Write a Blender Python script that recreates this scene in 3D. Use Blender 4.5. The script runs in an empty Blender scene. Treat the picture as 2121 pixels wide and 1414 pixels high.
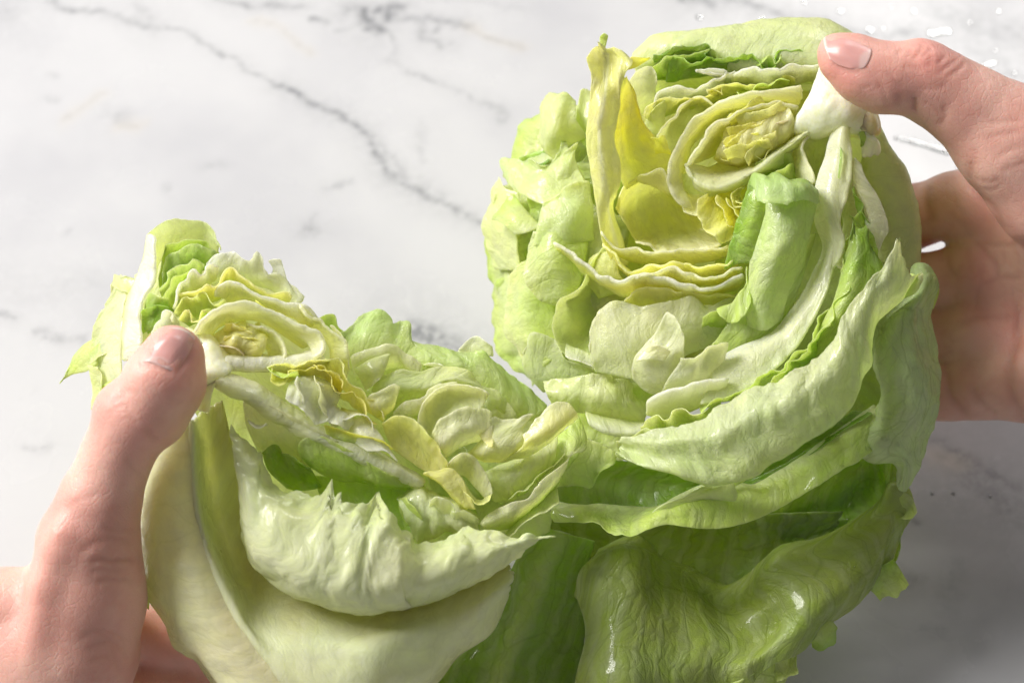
import bpy, math, random
import numpy as np
from mathutils import Matrix, Vector
# ------------------------------------------------------------------ camera, light, exposure
S = bpy.context.scene
COL = S.collection
CM = 0.01
ELEV = math.radians(55)          # how far the camera looks down
D0 = 50.0                        # cm from the lens to the plane that depths are measured from
TAB = 8.5                        # the counter lies this far behind that plane on the optical axis
LENS = 60.0
FPX = 2121 * LENS / 36.0
se, ce = math.sin(ELEV), math.cos(ELEV)
RIGHT = np.array([1.0, 0, 0]); UP = np.array([0, se, ce]); BACK = np.array([0, -ce, se])
CAM = BACK * (D0 + TAB)
cam_d = bpy.data.cameras.new('camera'); cam = bpy.data.objects.new('camera', cam_d); COL.objects.link(cam)
cam_d.lens = LENS; cam_d.sensor_width = 36; cam_d.clip_start = .02; cam_d.clip_end = 50
cam.location = CAM * CM
cam.rotation_euler = (math.pi / 2 - ELEV, 0, 0)
cam_d.dof.use_dof = True; cam_d.dof.focus_distance = (D0 - 2.2) * CM; cam_d.dof.aperture_fstop = 10
S.camera = cam
S.view_settings.view_transform = 'Standard'; S.view_settings.look = 'None'
S.view_settings.exposure = 0.16; S.view_settings.gamma = 1
W = bpy.data.worlds.new('World'); S.world = W; W.use_nodes = True
W.node_tree.nodes['Background'].inputs[0].default_value = (1, .975, .94, 1)
W.node_tree.nodes['Background'].inputs[1].default_value = .22
def area(name, loc, to, sx, sy, power, col):
    l = bpy.data.lights.new(name, 'AREA'); l.shape = 'RECTANGLE'; l.size = sx; l.size_y = sy
    l.energy = power; l.color = col
    o = bpy.data.objects.new(name, l); COL.objects.link(o); o.location = loc
    o.rotation_euler = (Vector(to) - Vector(loc)).to_track_quat('-Z', 'Y').to_euler()
    return o
area('window_light', (-1.55, .50, 1.42), (0, 0, .06), 1.0, 1.0, 80, (1, .975, .93))
area('far_window_light', (.41, .88, .80), (.15, .12, 0), .42, .34, 3.6, (1, .98, .95))
S.cycles.max_bounces = 14; S.cycles.diffuse_bounces = 8; S.cycles.transmission_bounces = 10
S.cycles.glossy_bounces = 4; S.cycles.caustics_reflective = False; S.cycles.caustics_refractive = False
# ------------------------------------------------------------------ coordinates
def crop(x0, y0, s): return lambda x, y, z=None: (x0 + x / s, y0 + y / s, z)
A = crop(1000, 50, 2.828); B = crop(1400, 50, 2.828); C = crop(1000, 500, 2.828); D = crop(1450, 450, 2.828)
E = crop(120, 430, 3.008); F = crop(650, 620, 2.828); G = crop(250, 850, 2.507); H = crop(700, 950, 3.047)
I = crop(1150, 850, 2.5075); J = crop(1650, 50, 3.535); K = crop(1800, 300, 2.355); Lc = crop(0, 640, 1.826)
def V3(p):                       # (x, y, depth cm) -> cm in the camera's axes
    d = D0 - p[2]
    return np.array([(p[0] - 1060.5) / FPX * d, -(p[1] - 707) / FPX * d, -d])
def world(P):                    # camera axes (cm) -> world (m)
    P = np.asarray(P, float)
    return (CAM + P[..., 0:1] * RIGHT + P[..., 1:2] * UP + P[..., 2:3] * BACK) * CM
def pix(P): return np.stack([P[..., 0] / -P[..., 2] * FPX + 1060.5, -P[..., 1] / -P[..., 2] * FPX + 707], -1)
# ------------------------------------------------------------------ noise and splines
def _h(i, j, s):
    n = (i.astype(np.int64) * 374761393 + j.astype(np.int64) * 668265263 + int(s) * 1442695041) & 0x7fffffff
    n = ((n ^ (n >> 13)) * 1274126177) & 0x7fffffff
    return ((n ^ (n >> 16)) & 0xffff) / 32767.5 - 1
def vn(x, y, s=0):
    x, y = np.broadcast_arrays(np.asarray(x, float), np.asarray(y, float))
    i = np.floor(x); j = np.floor(y); fx = x - i; fy = y - j
    fx = fx * fx * fx * (fx * (fx * 6 - 15) + 10); fy = fy * fy * fy * (fy * (fy * 6 - 15) + 10)
    a = _h(i, j, s); b = _h(i + 1, j, s); c = _h(i, j + 1, s); d = _h(i + 1, j + 1, s)
    return (a * (1 - fx) + b * fx) * (1 - fy) + (c * (1 - fx) + d * fx) * fy
def fbm(x, y, s=0, o=3, g=.5):
    t = 0; a = 1; n = 0
    for k in range(o):
        t = t + a * vn(x * 2 ** k + 17.3 * k, y * 2 ** k + 5.1 * k, s + k); n += a; a *= g
    return t / n
def herm(kn, Pk, t):             # cubic through knots kn, Pk[k] arrays; t array, linear outside
    n = len(kn)
    if n == 2:
        w = ((t - kn[0]) / (kn[1] - kn[0]))[..., None]
        return Pk[0] * (1 - w) + Pk[1] * w
    m = []
    for k in range(n):
        if k == 0: m.append((Pk[1] - Pk[0]) / (kn[1] - kn[0]))
        elif k == n - 1: m.append((Pk[-1] - Pk[-2]) / (kn[-1] - kn[-2]))
        else:
            a = (Pk[k] - Pk[k - 1]) / (kn[k] - kn[k - 1]); b = (Pk[k + 1] - Pk[k]) / (kn[k + 1] - kn[k])
            wa = kn[k + 1] - kn[k]; wb = kn[k] - kn[k - 1]
            m.append((a * wa + b * wb) / (wa + wb))
    out = np.zeros(np.broadcast_shapes(Pk[0].shape, t.shape + (3,)))
    for k in range(n - 1):
        lo = -1e9 if k == 0 else kn[k]; hi = 1e9 if k == n - 2 else kn[k + 1]
        sel = (t >= lo) & (t < hi)
        h = kn[k + 1] - kn[k]; w = np.clip((t - kn[k]) / h, 0, 1)[..., None]
        q = Pk[k] * (2 * w ** 3 - 3 * w ** 2 + 1) + h * m[k] * (w ** 3 - 2 * w ** 2 + w) + Pk[k + 1] * (-2 * w ** 3 + 3 * w ** 2) + h * m[k + 1] * (w ** 3 - w ** 2)
        ex = np.maximum(0, t - kn[-1])[..., None] * m[-1] if k == n - 2 else 0
        ex0 = np.minimum(0, t - kn[0])[..., None] * m[0] if k == 0 else 0
        out = np.where(sel[..., None], q + ex + ex0, out)
    return out
def curve(pts, n):
    P = np.array(pts, float)
    s = np.r_[0, np.cumsum(np.maximum(1e-4, np.linalg.norm(np.diff(P, axis=0), axis=1)))]; s /= s[-1]
    return herm(s, [p[None] for p in P], np.linspace(0, 1, n))
# ------------------------------------------------------------------ mesh helpers
def new_mesh(name, V, Fq, mat, parent=None, smooth=True):
    me = bpy.data.meshes.new(name)
    V = np.asarray(V, np.float32); Fq = np.asarray(Fq, np.int32)
    n = Fq.shape[1]
    me.vertices.add(len(V)); me.vertices.foreach_set('co', V.ravel())
    me.loops.add(Fq.size); me.loops.foreach_set('vertex_index', Fq.ravel())
    me.polygons.add(len(Fq)); me.polygons.foreach_set('loop_start', np.arange(0, Fq.size, n, dtype=np.int32))
    me.polygons.foreach_set('use_smooth', np.full(len(Fq), smooth))
    me.update(calc_edges=True); me.validate()
    o = bpy.data.objects.new(name, me); COL.objects.link(o)
    if mat: me.materials.append(mat)
    if parent: o.parent = parent
    return o
def attr(o, name, typ, data):
    a = o.data.attributes.new(name, typ, 'POINT')
    a.data.foreach_set({'FLOAT_COLOR': 'color', 'FLOAT_VECTOR': 'vector', 'FLOAT': 'value'}[typ], np.asarray(data, np.float32).ravel())
def thing(name, label, cat, group=None, loc=(0, 0, 0)):
    o = bpy.data.objects.new(name, None); COL.objects.link(o); o.empty_display_size = .02
    tag(o, label, cat, group); return o
def tag(o, label, cat, group=None):
    o['label'] = label; o['category'] = cat
    if group: o['group'] = group
# ------------------------------------------------------------------ materials
class NT:
    def __init__(s, name):
        s.m = bpy.data.materials.new(name); s.m.use_nodes = True; s.t = s.m.node_tree; s.t.nodes.clear()
    def n(s, typ, ins=None, **kw):
        x = s.t.nodes.new(typ)
        for k, v in kw.items(): setattr(x, k, v)
        for k, v in (ins or {}).items():
            if isinstance(v, bpy.types.NodeSocket): s.t.links.new(v, x.inputs[k])
            else: x.inputs[k].default_value = v
        return x
    def math(s, op, a, b=0.0, c=0.0, clamp=False):
        return s.n('ShaderNodeMath', {0: a, 1: b, 2: c}, operation=op, use_clamp=clamp).outputs[0]
    def mix(s, f, a, b, bt='MIX'):
        x = s.n('ShaderNodeMix', {0: f, 6: a, 7: b}, data_type='RGBA', blend_type=bt); return x.outputs[2]
    def ss(s, x, lo, hi, a=0.0, b=1.0):
        return s.n('ShaderNodeMapRange', {0: x, 1: lo, 2: hi, 3: a, 4: b}, interpolation_type='SMOOTHSTEP').outputs[0]
    def noise(s, vec, sc, det=3, rough=.5, dist=0.0):
        return s.n('ShaderNodeTexNoise', {'Vector': vec, 'Scale': sc, 'Detail': det, 'Roughness': rough, 'Distortion': dist})
    def out(s, sh, disp=None):
        o = s.n('ShaderNodeOutputMaterial'); s.t.links.new(sh, o.inputs[0]); return s.m
def leaf_material(name, trans, veins_dark, rough0, relief=.5):
    t = NT(name)
    at = t.n('ShaderNodeAttribute', attribute_name='tint'); tint = at.outputs['Color']; vs = at.outputs['Alpha']
    uv = t.n('ShaderNodeAttribute', attribute_name='luv').outputs['Vector']     # cm along the leaf
    geo = t.n('ShaderNodeTexCoord').outputs['Object']
    big = t.noise(uv, .55, 3).outputs[0]; mid = t.noise(uv, 2.2, 4).outputs[0]
    # ribs that fan out from the base, then a net of fine veins
    warp = t.n('ShaderNodeVectorMath', {0: uv, 1: t.n('ShaderNodeVectorMath', {0: t.noise(uv, .5, 2).outputs[1], 3: 1.5}, operation='SCALE').outputs[0]}, operation='ADD').outputs[0]
    st = t.n('ShaderNodeVectorMath', {0: warp, 1: (1.0, .38, 1)}, operation='MULTIPLY').outputs[0]
    v1 = t.n('ShaderNodeTexVoronoi', {'Vector': st, 'Scale': .85}, feature='DISTANCE_TO_EDGE').outputs['Distance']
    st2 = t.n('ShaderNodeVectorMath', {0: warp, 1: (1.0, .7, 1)}, operation='MULTIPLY').outputs[0]
    v2 = t.n('ShaderNodeTexVoronoi', {'Vector': st2, 'Scale': 2.6}, feature='DISTANCE_TO_EDGE').outputs['Distance']
    l1 = t.ss(v1, 0.0, .034, 1.0, 0.0); l2 = t.ss(v2, 0.0, .045, .5, 0.0)
    ribx = t.n('ShaderNodeTexWave', {'Vector': st, 'Scale': .42, 'Distortion': 1.6, 'Detail': 2, 'Detail Scale': .6}, wave_type='BANDS', bands_direction='X').outputs['Fac']
    rib = t.ss(ribx, .55, 1.0)
    vein = t.math('MULTIPLY', t.math('MAXIMUM', l1, l2), vs)
    hsv = t.n('ShaderNodeHueSaturation', {'Color': tint, 'Hue': t.n('ShaderNodeMapRange', {0: big, 1: .3, 2: .7, 3: .496, 4: .514}).outputs[0],
              'Saturation': t.n('ShaderNodeMapRange', {0: mid, 1: .3, 2: .7, 3: .88, 4: 1.06}).outputs[0],
              'Value': t.n('ShaderNodeMapRange', {0: mid, 1: .3, 2: .7, 3: .93, 4: 1.05}).outputs[0]}).outputs[0]
    col = t.mix(t.math('MULTIPLY', rib, t.math('MULTIPLY', vs, .14)), hsv, (.80, .83, .58, 1))
    col = t.mix(t.math('MULTIPLY', vein, veins_dark), col, t.mix(1.0, col, (.55, .62, .35, 1), 'MULTIPLY'))
    fine = t.noise(st2, 9, 3, .6).outputs[0]; mic = t.noise(uv, 22, 2).outputs[0]
    hgt = t.math('ADD', t.math('MULTIPLY', fine, .62), t.math('ADD', t.math('MULTIPLY', mid, .8), t.math('MULTIPLY', mic, .28)))
    hgt = t.math('ADD', hgt, t.math('ADD', t.math('MULTIPLY', rib, t.math('MULTIPLY', vs, .30)), t.math('MULTIPLY', vein, -.22)))
    hgt = t.math('ADD', hgt, t.math('MULTIPLY', vs, t.math('ADD', t.ss(v1, 0, .32, 0, .32), t.ss(v2, 0, .30, 0, .22))))
    bump = t.n('ShaderNodeBump', {'Strength': relief, 'Distance': .0011, 'Height': hgt}).outputs[0]
    wet = t.noise(uv, .9, 2).outputs[0]
    rough = t.n('ShaderNodeMapRange', {0: wet, 1: .38, 2: .62, 3: rough0 - .14, 4: rough0 + .12}).outputs[0]
    p = t.n('ShaderNodeBsdfPrincipled', {'Base Color': col, 'Roughness': rough, 'IOR': 1.4, 'Normal': bump,
            'Specular IOR Level': .5, 'Coat Weight': t.ss(wet, .40, .60, 0.05, .7), 'Coat Roughness': .10,
            'Subsurface Weight': .35, 'Subsurface Radius': (1, 1, .4), 'Subsurface Scale': .005}).outputs[0]
    tc = t.n('ShaderNodeGamma', {'Color': col, 'Gamma': .85}).outputs[0]
    tr = t.n('ShaderNodeBsdfTranslucent', {'Color': tc, 'Normal': bump}).outputs[0]
    return t.out(t.n('ShaderNodeMixShader', {0: trans, 1: p, 2: tr}).outputs[0])
LEAF = leaf_material('pale_leaf', .50, .14, .29)
GREEN = leaf_material('green_leaf', .45, .36, .29)
THICK = leaf_material('thick_leaf', .34, .12, .30, .20)
def skin_material():
    t = NT('skin')
    co = t.n('ShaderNodeTexCoord').outputs['Object']
    at = t.n('ShaderNodeAttribute', attribute_name='flush').outputs['Fac']
    cr = t.n('ShaderNodeAttribute', attribute_name='crease').outputs['Fac']
    n1 = t.noise(co, 45, 4).outputs[0]; n2 = t.noise(co, 220, 3).outputs[0]
    col = t.mix(t.ss(n1, .40, .60), (.655, .355, .295, 1), (.745, .45, .375, 1))
    col = t.mix(at, col, (.62, .21, .19, 1))
    col = t.mix(t.math('MULTIPLY', t.ss(n2, .52, .72), .22), col, (.55, .24, .19, 1))
    col = t.mix(t.math('MULTIPLY', cr, .34), col, (.42, .17, .12, 1))
    vo = t.n('ShaderNodeTexVoronoi', {'Vector': t.n('ShaderNodeVectorMath', {0: co, 1: t.n('ShaderNodeVectorMath', {0: t.noise(co, 120, 2).outputs[1], 3: .004}, operation='SCALE').outputs[0]}, operation='ADD').outputs[0], 'Scale': 1150}, feature='DISTANCE_TO_EDGE').outputs['Distance']
    vo2 = t.n('ShaderNodeTexVoronoi', {'Vector': t.n('ShaderNodeVectorMath', {0: co, 1: (1, .45, 1)}, operation='MULTIPLY').outputs[0], 'Scale': 420}, feature='DISTANCE_TO_EDGE').outputs['Distance']
    h = t.math('ADD', t.ss(vo, 0.0, .12, 0.0, .45), t.math('ADD', t.ss(vo2, 0.0, .09, 0.0, .55), t.math('MULTIPLY', n2, .5)))
    bump = t.n('ShaderNodeBump', {'Strength': .26, 'Distance': .0004, 'Height': h}).outputs[0]
    p = t.n('ShaderNodeBsdfPrincipled', {'Base Color': col, 'Roughness': .43, 'Normal': bump, 'Subsurface Weight': .55,
            'Subsurface Radius': (1, .34, .2), 'Subsurface Scale': .006, 'Specular IOR Level': .4})
    return t.out(p.outputs[0])
SKIN = skin_material()
def nail_material():
    t = NT('nail')
    at = t.n('ShaderNodeAttribute', attribute_name='tint').outputs['Color']
    uv = t.n('ShaderNodeAttribute', attribute_name='luv').outputs['Vector']
    st = t.noise(t.n('ShaderNodeVectorMath', {0: uv, 1: (1, .1, 1)}, operation='MULTIPLY').outputs[0], 14, 2).outputs[0]
    b = t.n('ShaderNodeBump', {'Strength': .12, 'Distance': .0003, 'Height': st}).outputs[0]
    p = t.n('ShaderNodeBsdfPrincipled', {'Base Color': at, 'Roughness': .34, 'Subsurface Weight': .4, 'Subsurface Radius': (1, .4, .25),
            'Subsurface Scale': .003, 'Normal': b, 'Coat Weight': .08, 'Coat Roughness': .2})
    return t.out(p.outputs[0])
NAIL = nail_material()
def flesh_material():
    t = NT('lettuce_core')
    at = t.n('ShaderNodeAttribute', attribute_name='tint').outputs['Color']
    uv = t.n('ShaderNodeAttribute', attribute_name='luv').outputs['Vector']
    n = t.noise(uv, 3.5, 5, .6).outputs[0]
    col = t.mix(t.ss(n, .45, .75, 0, .45), at, (.62, .66, .25, 1))
    b = t.n('ShaderNodeBump', {'Strength': .4, 'Distance': .0008, 'Height': t.noise(uv, 7, 4).outputs[0]}).outputs[0]
    p = t.n('ShaderNodeBsdfPrincipled', {'Base Color': col, 'Roughness': .35, 'Subsurface Weight': .8, 'Subsurface Radius': (1, .9, .45),
            'Subsurface Scale': .006, 'Normal': b})
    return t.out(p.outputs[0])
FLESH = flesh_material()
def water_material():
    t = NT('water')
    fr = t.n('ShaderNodeFresnel', {'IOR': 1.33}).outputs[0]
    gl = t.n('ShaderNodeBsdfGlossy', {'Color': (1, 1, 1, 1), 'Roughness': .06}).outputs[0]
    tr = t.n('ShaderNodeBsdfTransparent', {'Color': (.97, .98, .98, 1)}).outputs[0]
    return t.out(t.n('ShaderNodeMixShader', {0: t.math('MULTIPLY', fr, 1.0, clamp=True), 1: tr, 2: gl}).outputs[0])
WATER = water_material()
# ------------------------------------------------------------------ a leaf: rows of points from base to torn margin
WHITE = (.94, .94, .80); CREAM = (.95, .94, .64); PALE = (.89, .92, .47); LIME = (.73, .84, .23); MID = (.42, .64, .07)
DEEP = (.22, .40, .03); YEL = (.98, .93, .20); PYEL = (.98, .95, .40); OLIVE = (.78, .80, .42); TAN = (.88, .82, .60)
_seed = [0]; LEAVES = []
def leaf(parent, rows, c0, c1, th=(.10, .05), ruf=.10, fr=.8, jag=.03, jf=2.2, sj=.02, oct_=3, colfn=None, flare=.20, edge=.10, rnd=.05, fold=None, teeth=(), vein=.6, mat=None, rib=None,
         nu=None, nv=None, name='leaf', crum=.025, label=None, cmid=None, keep=True):
    _seed[0] += 1; sd = _seed[0] * 13
    R = np.stack([curve([V3(p) for p in r], 120) for r in rows])
    dv = np.linalg.norm(np.diff(R, axis=0), axis=2).mean(1); kn = np.r_[0, np.cumsum(np.maximum(dv, 1e-3))]; Lv = kn[-1]; kn = kn / Lv
    Lu = np.linalg.norm(np.diff(R, axis=1), axis=2).sum(1).mean()
    nu = nu or int(np.clip(Lu * 13, 14, 110)); nv = nv or int(np.clip(Lv * 13, 10, 80))
    u = np.linspace(0, 1, nu)[None, :].repeat(nv, 0); v = np.linspace(0, 1, nv)[:, None].repeat(nu, 1)
    vmax = 1 - jag * 1.4 * np.abs(fbm(u[0] * Lu * jf, u[0] * 0 + .5, sd, 4, .65)) + jag * .4
    vmax = vmax - rnd * np.abs(2 * u[0] - 1) ** 6
    for (u0, w, ln) in teeth: vmax = vmax + ln * np.clip(1 - np.abs(u[0] - u0) / w, 0, 1) ** 1.5
    if sj:
        a = sj * np.abs(fbm(v[:, 0] * Lv * jf, v[:, 0] * 0, sd + 5, 4, .6)); b = sj * np.abs(fbm(v[:, 0] * Lv * jf, v[:, 0] * 0, sd + 6, 4, .6))
        u = a[:, None] + u * (1 - a - b)[:, None]
    v = v * vmax[None, :]
    x = np.clip(u, 0, 1) * 119; i = np.clip(np.floor(x).astype(int), 0, 118); f = (x - i)[..., None]
    Pk = [R[k][i] * (1 - f) + R[k][i + 1] * f for k in range(len(R))]
    P = herm(kn, Pk, v)
    UL = np.cumsum(np.r_['1', np.zeros((nv, 1)), np.linalg.norm(np.diff(P, axis=1), axis=2)], axis=1); UL = UL - UL[:, nu // 2][:, None] + 40
    VL = np.cumsum(np.r_['0', np.zeros((1, nu)), np.linalg.norm(np.diff(P, axis=0), axis=2)], axis=0)
    def nrm(P):
        du = np.gradient(P, axis=1); dw = np.gradient(P, axis=0); n = np.cross(du, dw)
        return n / np.maximum(1e-6, np.linalg.norm(n, axis=2, keepdims=True))
    N = nrm(P)
    th = (th[0] * .55, th[1] * (.45 if th[1] < .08 else .6)); w = .25 + .75 * np.clip(v, 0, 1.2) ** 1.5
    cz = fbm(UL * 1.5, VL * 1.0, sd + 3, 3, .5)
    d = ruf * w * fbm(UL * fr, VL * fr * .45, sd + 2, oct_, .45) * 1.6 + crum * (1.3 * (.35 - np.abs(cz) * 1.6) + .9 * fbm(UL * 3.2, VL * 2.2, sd + 8, 2))
    fo = fold if fold is not None else (.085 if ruf > .055 else .03 if ruf else 0)
    d = d + fo * (.4 + .6 * np.clip(v, 0, 1.1)) * (.45 - 1.5 * np.abs(vn(UL * 1.15 + .7 * fbm(UL * .8, VL * .8, sd + 12, 2), VL * .32, sd + 13)))
    d = d + (edge if ruf else 0) * np.clip(v, 0, 1.1) ** 4 * fbm(UL * 1.7, VL * .6, sd + 9, 3, .6) * 1.5
    if ruf:
        P = P + d[..., None] * N
        fl = flare * np.clip((v - .55) / .45, 0, 1.3) ** 2 * (.55 + .9 * np.clip(vn(UL * .6, u * 0, sd + 11) + .3, 0, 1.3))
        P = P - P / np.linalg.norm(P, axis=2, keepdims=True) * fl[..., None]; N = nrm(P)
    T = (th[0] + (th[1] - th[0]) * np.clip(v, 0, 1)) * (1 + .25 * fbm(UL * 1.2, VL, sd + 4, 2))
    c0 = np.array(c0); c1 = np.array(c1)
    vv = np.clip(v + .12 * fbm(UL * .7, VL * .5, sd + 7, 2), 0, 1)[..., None]
    if cmid is not None:
        cm = np.array(cmid); c = np.where(vv < .5, c0 + (cm - c0) * vv * 2, cm + (c1 - cm) * (vv * 2 - 1))
    else: c = c0 + (c1 - c0) * vv
    if rib:
        u0, rw, rc = rib; k = np.clip(1 - np.abs(u - u0) / (rw * (1.2 - .8 * np.clip(v, 0, 1))), 0, 1)[..., None]; k = k * k * (3 - 2 * k)
        c = c * (1 - k) + np.array(rc) * k; T = T * (1 + 1.5 * k[..., 0])
    if colfn: c = colfn(u, v)
    tint = np.concatenate([c, np.full(c.shape[:2] + (1,), vein)], 2)
    luv = np.stack([UL + sd * 3.7, VL + sd * 1.3, np.zeros_like(u)], 2)
    front = P + N * T[..., None] / 2; back = P - N * T[..., None] / 2
    n = nu * nv; id_ = np.arange(n).reshape(nv, nu)
    q = np.stack([id_[:-1, :-1], id_[:-1, 1:], id_[1:, 1:], id_[1:, :-1]], -1).reshape(-1, 4)
    bd = np.r_[id_[0, :], id_[1:, -1], id_[-1, -2::-1], id_[-2:0, 0][::1] if nv > 2 else []].astype(int)
    bd = np.r_[id_[0, :-1], id_[:-1, -1], id_[-1, :0:-1], id_[:0:-1, 0]]
    # the torn rim gets a middle ring of its own, rounded and paler
    b2 = np.roll(bd, -1); m = len(bd)
    mid = P.reshape(-1, 3)[bd]; cen = np.roll(mid, 1, 0) - np.roll(mid, -1, 0)
    outw = np.cross(N.reshape(-1, 3)[bd], cen); outw /= np.maximum(1e-6, np.linalg.norm(outw, axis=1, keepdims=True))
    mid = mid + outw * (T.reshape(-1)[bd][:, None] * .45)
    V = np.concatenate([front.reshape(-1, 3), back.reshape(-1, 3), mid])
    ring = 2 * n + np.arange(m); r2 = np.roll(ring, -1)
    Fq = np.concatenate([q, q[:, ::-1] + n, np.stack([b2, bd, ring, r2], 1), np.stack([r2, ring, bd + n, b2 + n], 1)])
    o = new_mesh(name, world(V), Fq, mat or LEAF, parent)
    tf = tint.reshape(-1, 4); rimc = tf[bd].copy(); rimc[:, :3] = rimc[:, :3] * .8 + np.array(WHITE) * .2
    attr(o, 'tint', 'FLOAT_COLOR', np.concatenate([tf, tf, rimc]))
    lf = luv.reshape(-1, 3); attr(o, 'luv', 'FLOAT_VECTOR', np.concatenate([lf, lf, lf[bd]]))
    if label: o['label'] = label
    if keep: LEAVES.append((parent, front.reshape(-1, 3), N.reshape(-1, 3)))
    return o
# ------------------------------------------------------------------ marble counter
M = crop(0, 0, 1.928); Q = crop(1250, 0, 2.435); Rr = crop(1700, 850, 2.506); Le = crop(0, 380, 1.724)
def on_table(x, y):              # a point of the counter (cm, world x/y) under a pixel
    d = np.array([(x - 1060.5) / FPX, -(y - 707) / FPX, -1.0])
    w = d[0] * RIGHT + d[1] * UP + d[2] * BACK
    return (CAM + w * (CAM[2] / -w[2]))[:2]
def marble_material():
    t = NT('marble')
    co = t.n('ShaderNodeTexCoord').outputs['Object']
    v = t.n('ShaderNodeAttribute', attribute_name='vein').outputs['Fac']
    wm = t.n('ShaderNodeAttribute', attribute_name='warm').outputs['Fac']
    cloud = t.noise(co, 9, 4, .55).outputs[0]
    rot = t.n('ShaderNodeMapping', {'Vector': co, 'Rotation': (0, 0, math.radians(38)), 'Scale': (7, 26, 1)}).outputs[0]
    streak = t.noise(rot, 1, 5, .6, .6).outputs[0]
    grit = t.noise(co, 260, 4, .65).outputs[0]
    col = t.mix(t.ss(cloud, .42, .70, 0, .85), (.535, .535, .555, 1), (.445, .445, .475, 1))
    col = t.mix(t.ss(streak, .56, .78, 0, .42), col, (.50, .50, .53, 1))
    col = t.mix(t.math('MULTIPLY', wm, .35), col, (.66, .58, .46, 1))
    k = t.math('MULTIPLY', v, t.ss(grit, .30, .62, .45, 1.15), clamp=True)
    col = t.mix(t.math('MINIMUM', k, .92), col, (.20, .205, .22, 1))
    r = t.n('ShaderNodeMapRange', {0: t.noise(co, 30, 4).outputs[0], 1: .35, 2: .65, 3: .18, 4: .30}).outputs[0]
    b = t.n('ShaderNodeBump', {'Strength': .05, 'Distance': .0004, 'Height': t.noise(co, 400, 3).outputs[0]}).outputs[0]
    return t.out(t.n('ShaderNodeBsdfPrincipled', {'Base Color': col, 'Roughness': r, 'Normal': b, 'Specular IOR Level': .32,
                     'Subsurface Weight': .12, 'Subsurface Radius': (1, 1, 1), 'Subsurface Scale': .004}).outputs[0])
MARBLE = marble_material()
def build_counter():
    xs = np.r_[-62, -50, -38, np.arange(-30, 30.01, .11), 38, 50, 62]
    ys = np.r_[-42, -34, -26, np.arange(-18, 34.01, .11), 42, 52, 62, 72]
    X, Y = np.meshgrid(xs, ys)
    wx = X + .35 * fbm(X * .55, Y * .55, 3, 3) + .16 * fbm(X * 2.2, Y * 2.2, 7, 3); wy = Y + .35 * fbm(X * .55 + 50, Y * .55, 4, 3) + .16 * fbm(X * 2.2 + 9, Y * 2.2, 8, 3)
    vein = np.zeros_like(X); warm = np.zeros_like(X)
    br = .55 + .55 * fbm(X * .9, Y * .9, 21, 3); grain = .75 + .45 * fbm(X * 5, Y * 5, 23, 3)
    def stroke(pts, w, s, halo=0.0, warmth=0.0):
        P = np.array([on_table(p[0], p[1]) for p in pts]); d = np.full(X.shape, 1e9); w = w / 52
        for a, b in zip(P[:-1], P[1:]):
            ab = b - a; t = np.clip(((wx - a[0]) * ab[0] + (wy - a[1]) * ab[1]) / max(1e-6, ab @ ab), 0, 1)
            d = np.minimum(d, np.hypot(wx - a[0] - t * ab[0], wy - a[1] - t * ab[1]))
        m = s * np.exp(-(d / w) ** 2) * grain * np.clip(br + .35, .25, 1.3) + halo * np.exp(-(d / (w * 4.5)) ** 2)
        np.maximum(vein, m, out=vein); np.maximum(warm, warmth * np.exp(-(d / (w * 2)) ** 2), out=warm)
    def blot(x, y, rx, ry, s, sc=1.3):
        c = on_table(x, y); rx /= 56; ry /= 46
        m = s * np.exp(-(((wx - c[0]) / rx) ** 2 + ((wy - c[1]) / ry) ** 2)) * np.clip(.55 + 1.3 * fbm(X * sc, Y * sc, 31, 4, .6), 0, 1.4)
        np.maximum(vein, m, out=vein)
    stroke([M(180, -20), M(250, 20), M(420, 45), M(540, 80), M(620, 110)], 8, .5, .14)
    stroke([M(620, 110), M(700, 130), M(820, 185), M(900, 220), M(1000, 265), M(1110, 335)], 6, .55, .08)
    stroke([M(1110, 335), M(1190, 375), M(1255, 430), M(1340, 465), M(1410, 495), M(1445, 540)], 8, .85, .16)
    stroke([M(1445, 540), M(1470, 600), M(1540, 660), M(1620, 715), M(1700, 780)], 10, .6, .2)
    stroke([M(1470, 555), M(1560, 620), M(1610, 690), M(1700, 760)], 7, .4, .12)
    stroke([M(1700, 780), M(1820, 840), M(1920, 885), M(2000, 930)], 9, .5, .14)
    blot(M(1710, 785)[0], M(1710, 785)[1], 26, 30, .6)
    stroke([M(560, 30), M(620, 105)], 16, .28, .1)
    stroke([M(850, -10), M(980, 10), M(1080, 30), M(1210, 40)], 9, .5, .15); stroke([M(1240, 82), M(1320, 85)], 8, .7)
    stroke([M(1380, 35), M(1450, 45), M(1480, 110), M(1530, 120)], 15, .8, .2); stroke([M(1490, 40), M(1570, 35), M(1550, 75)], 14, .8, .2)
    stroke([M(1360, 110), M(1400, 115)], 11, .55); stroke([M(1560, 80), M(1660, 85), M(1800, 95), M(1860, 110)], 9, .5, .14)
    stroke([M(1700, 95), M(1710, 150), M(1780, 195)], 9, .45, .12); stroke([M(1800, 95), M(1750, 130)], 9, .5)
    blot(M(1780, 195)[0], M(1780, 195)[1], 16, 12, .95)
    stroke([M(1860, 110), M(1960, 145), M(2090, 185)], 7, .35, .06, .6)
    stroke([M(1560, 130), M(1590, 190), M(1560, 240), M(1620, 280), M(1760, 330), M(1840, 370), M(1960, 430), M(2010, 470)], 7, .35, .09)
    stroke([M(1020, 80), M(1120, 140), M(1260, 210)], 7, .2, .04, .5)
    stroke([M(1310, 742), M(1415, 730)], 8, .55, .06); blot(M(680, 745)[0], M(680, 745)[1], 15, 12, .7); blot(M(870, 665)[0], M(870, 665)[1], 24, 14, .5)
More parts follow.
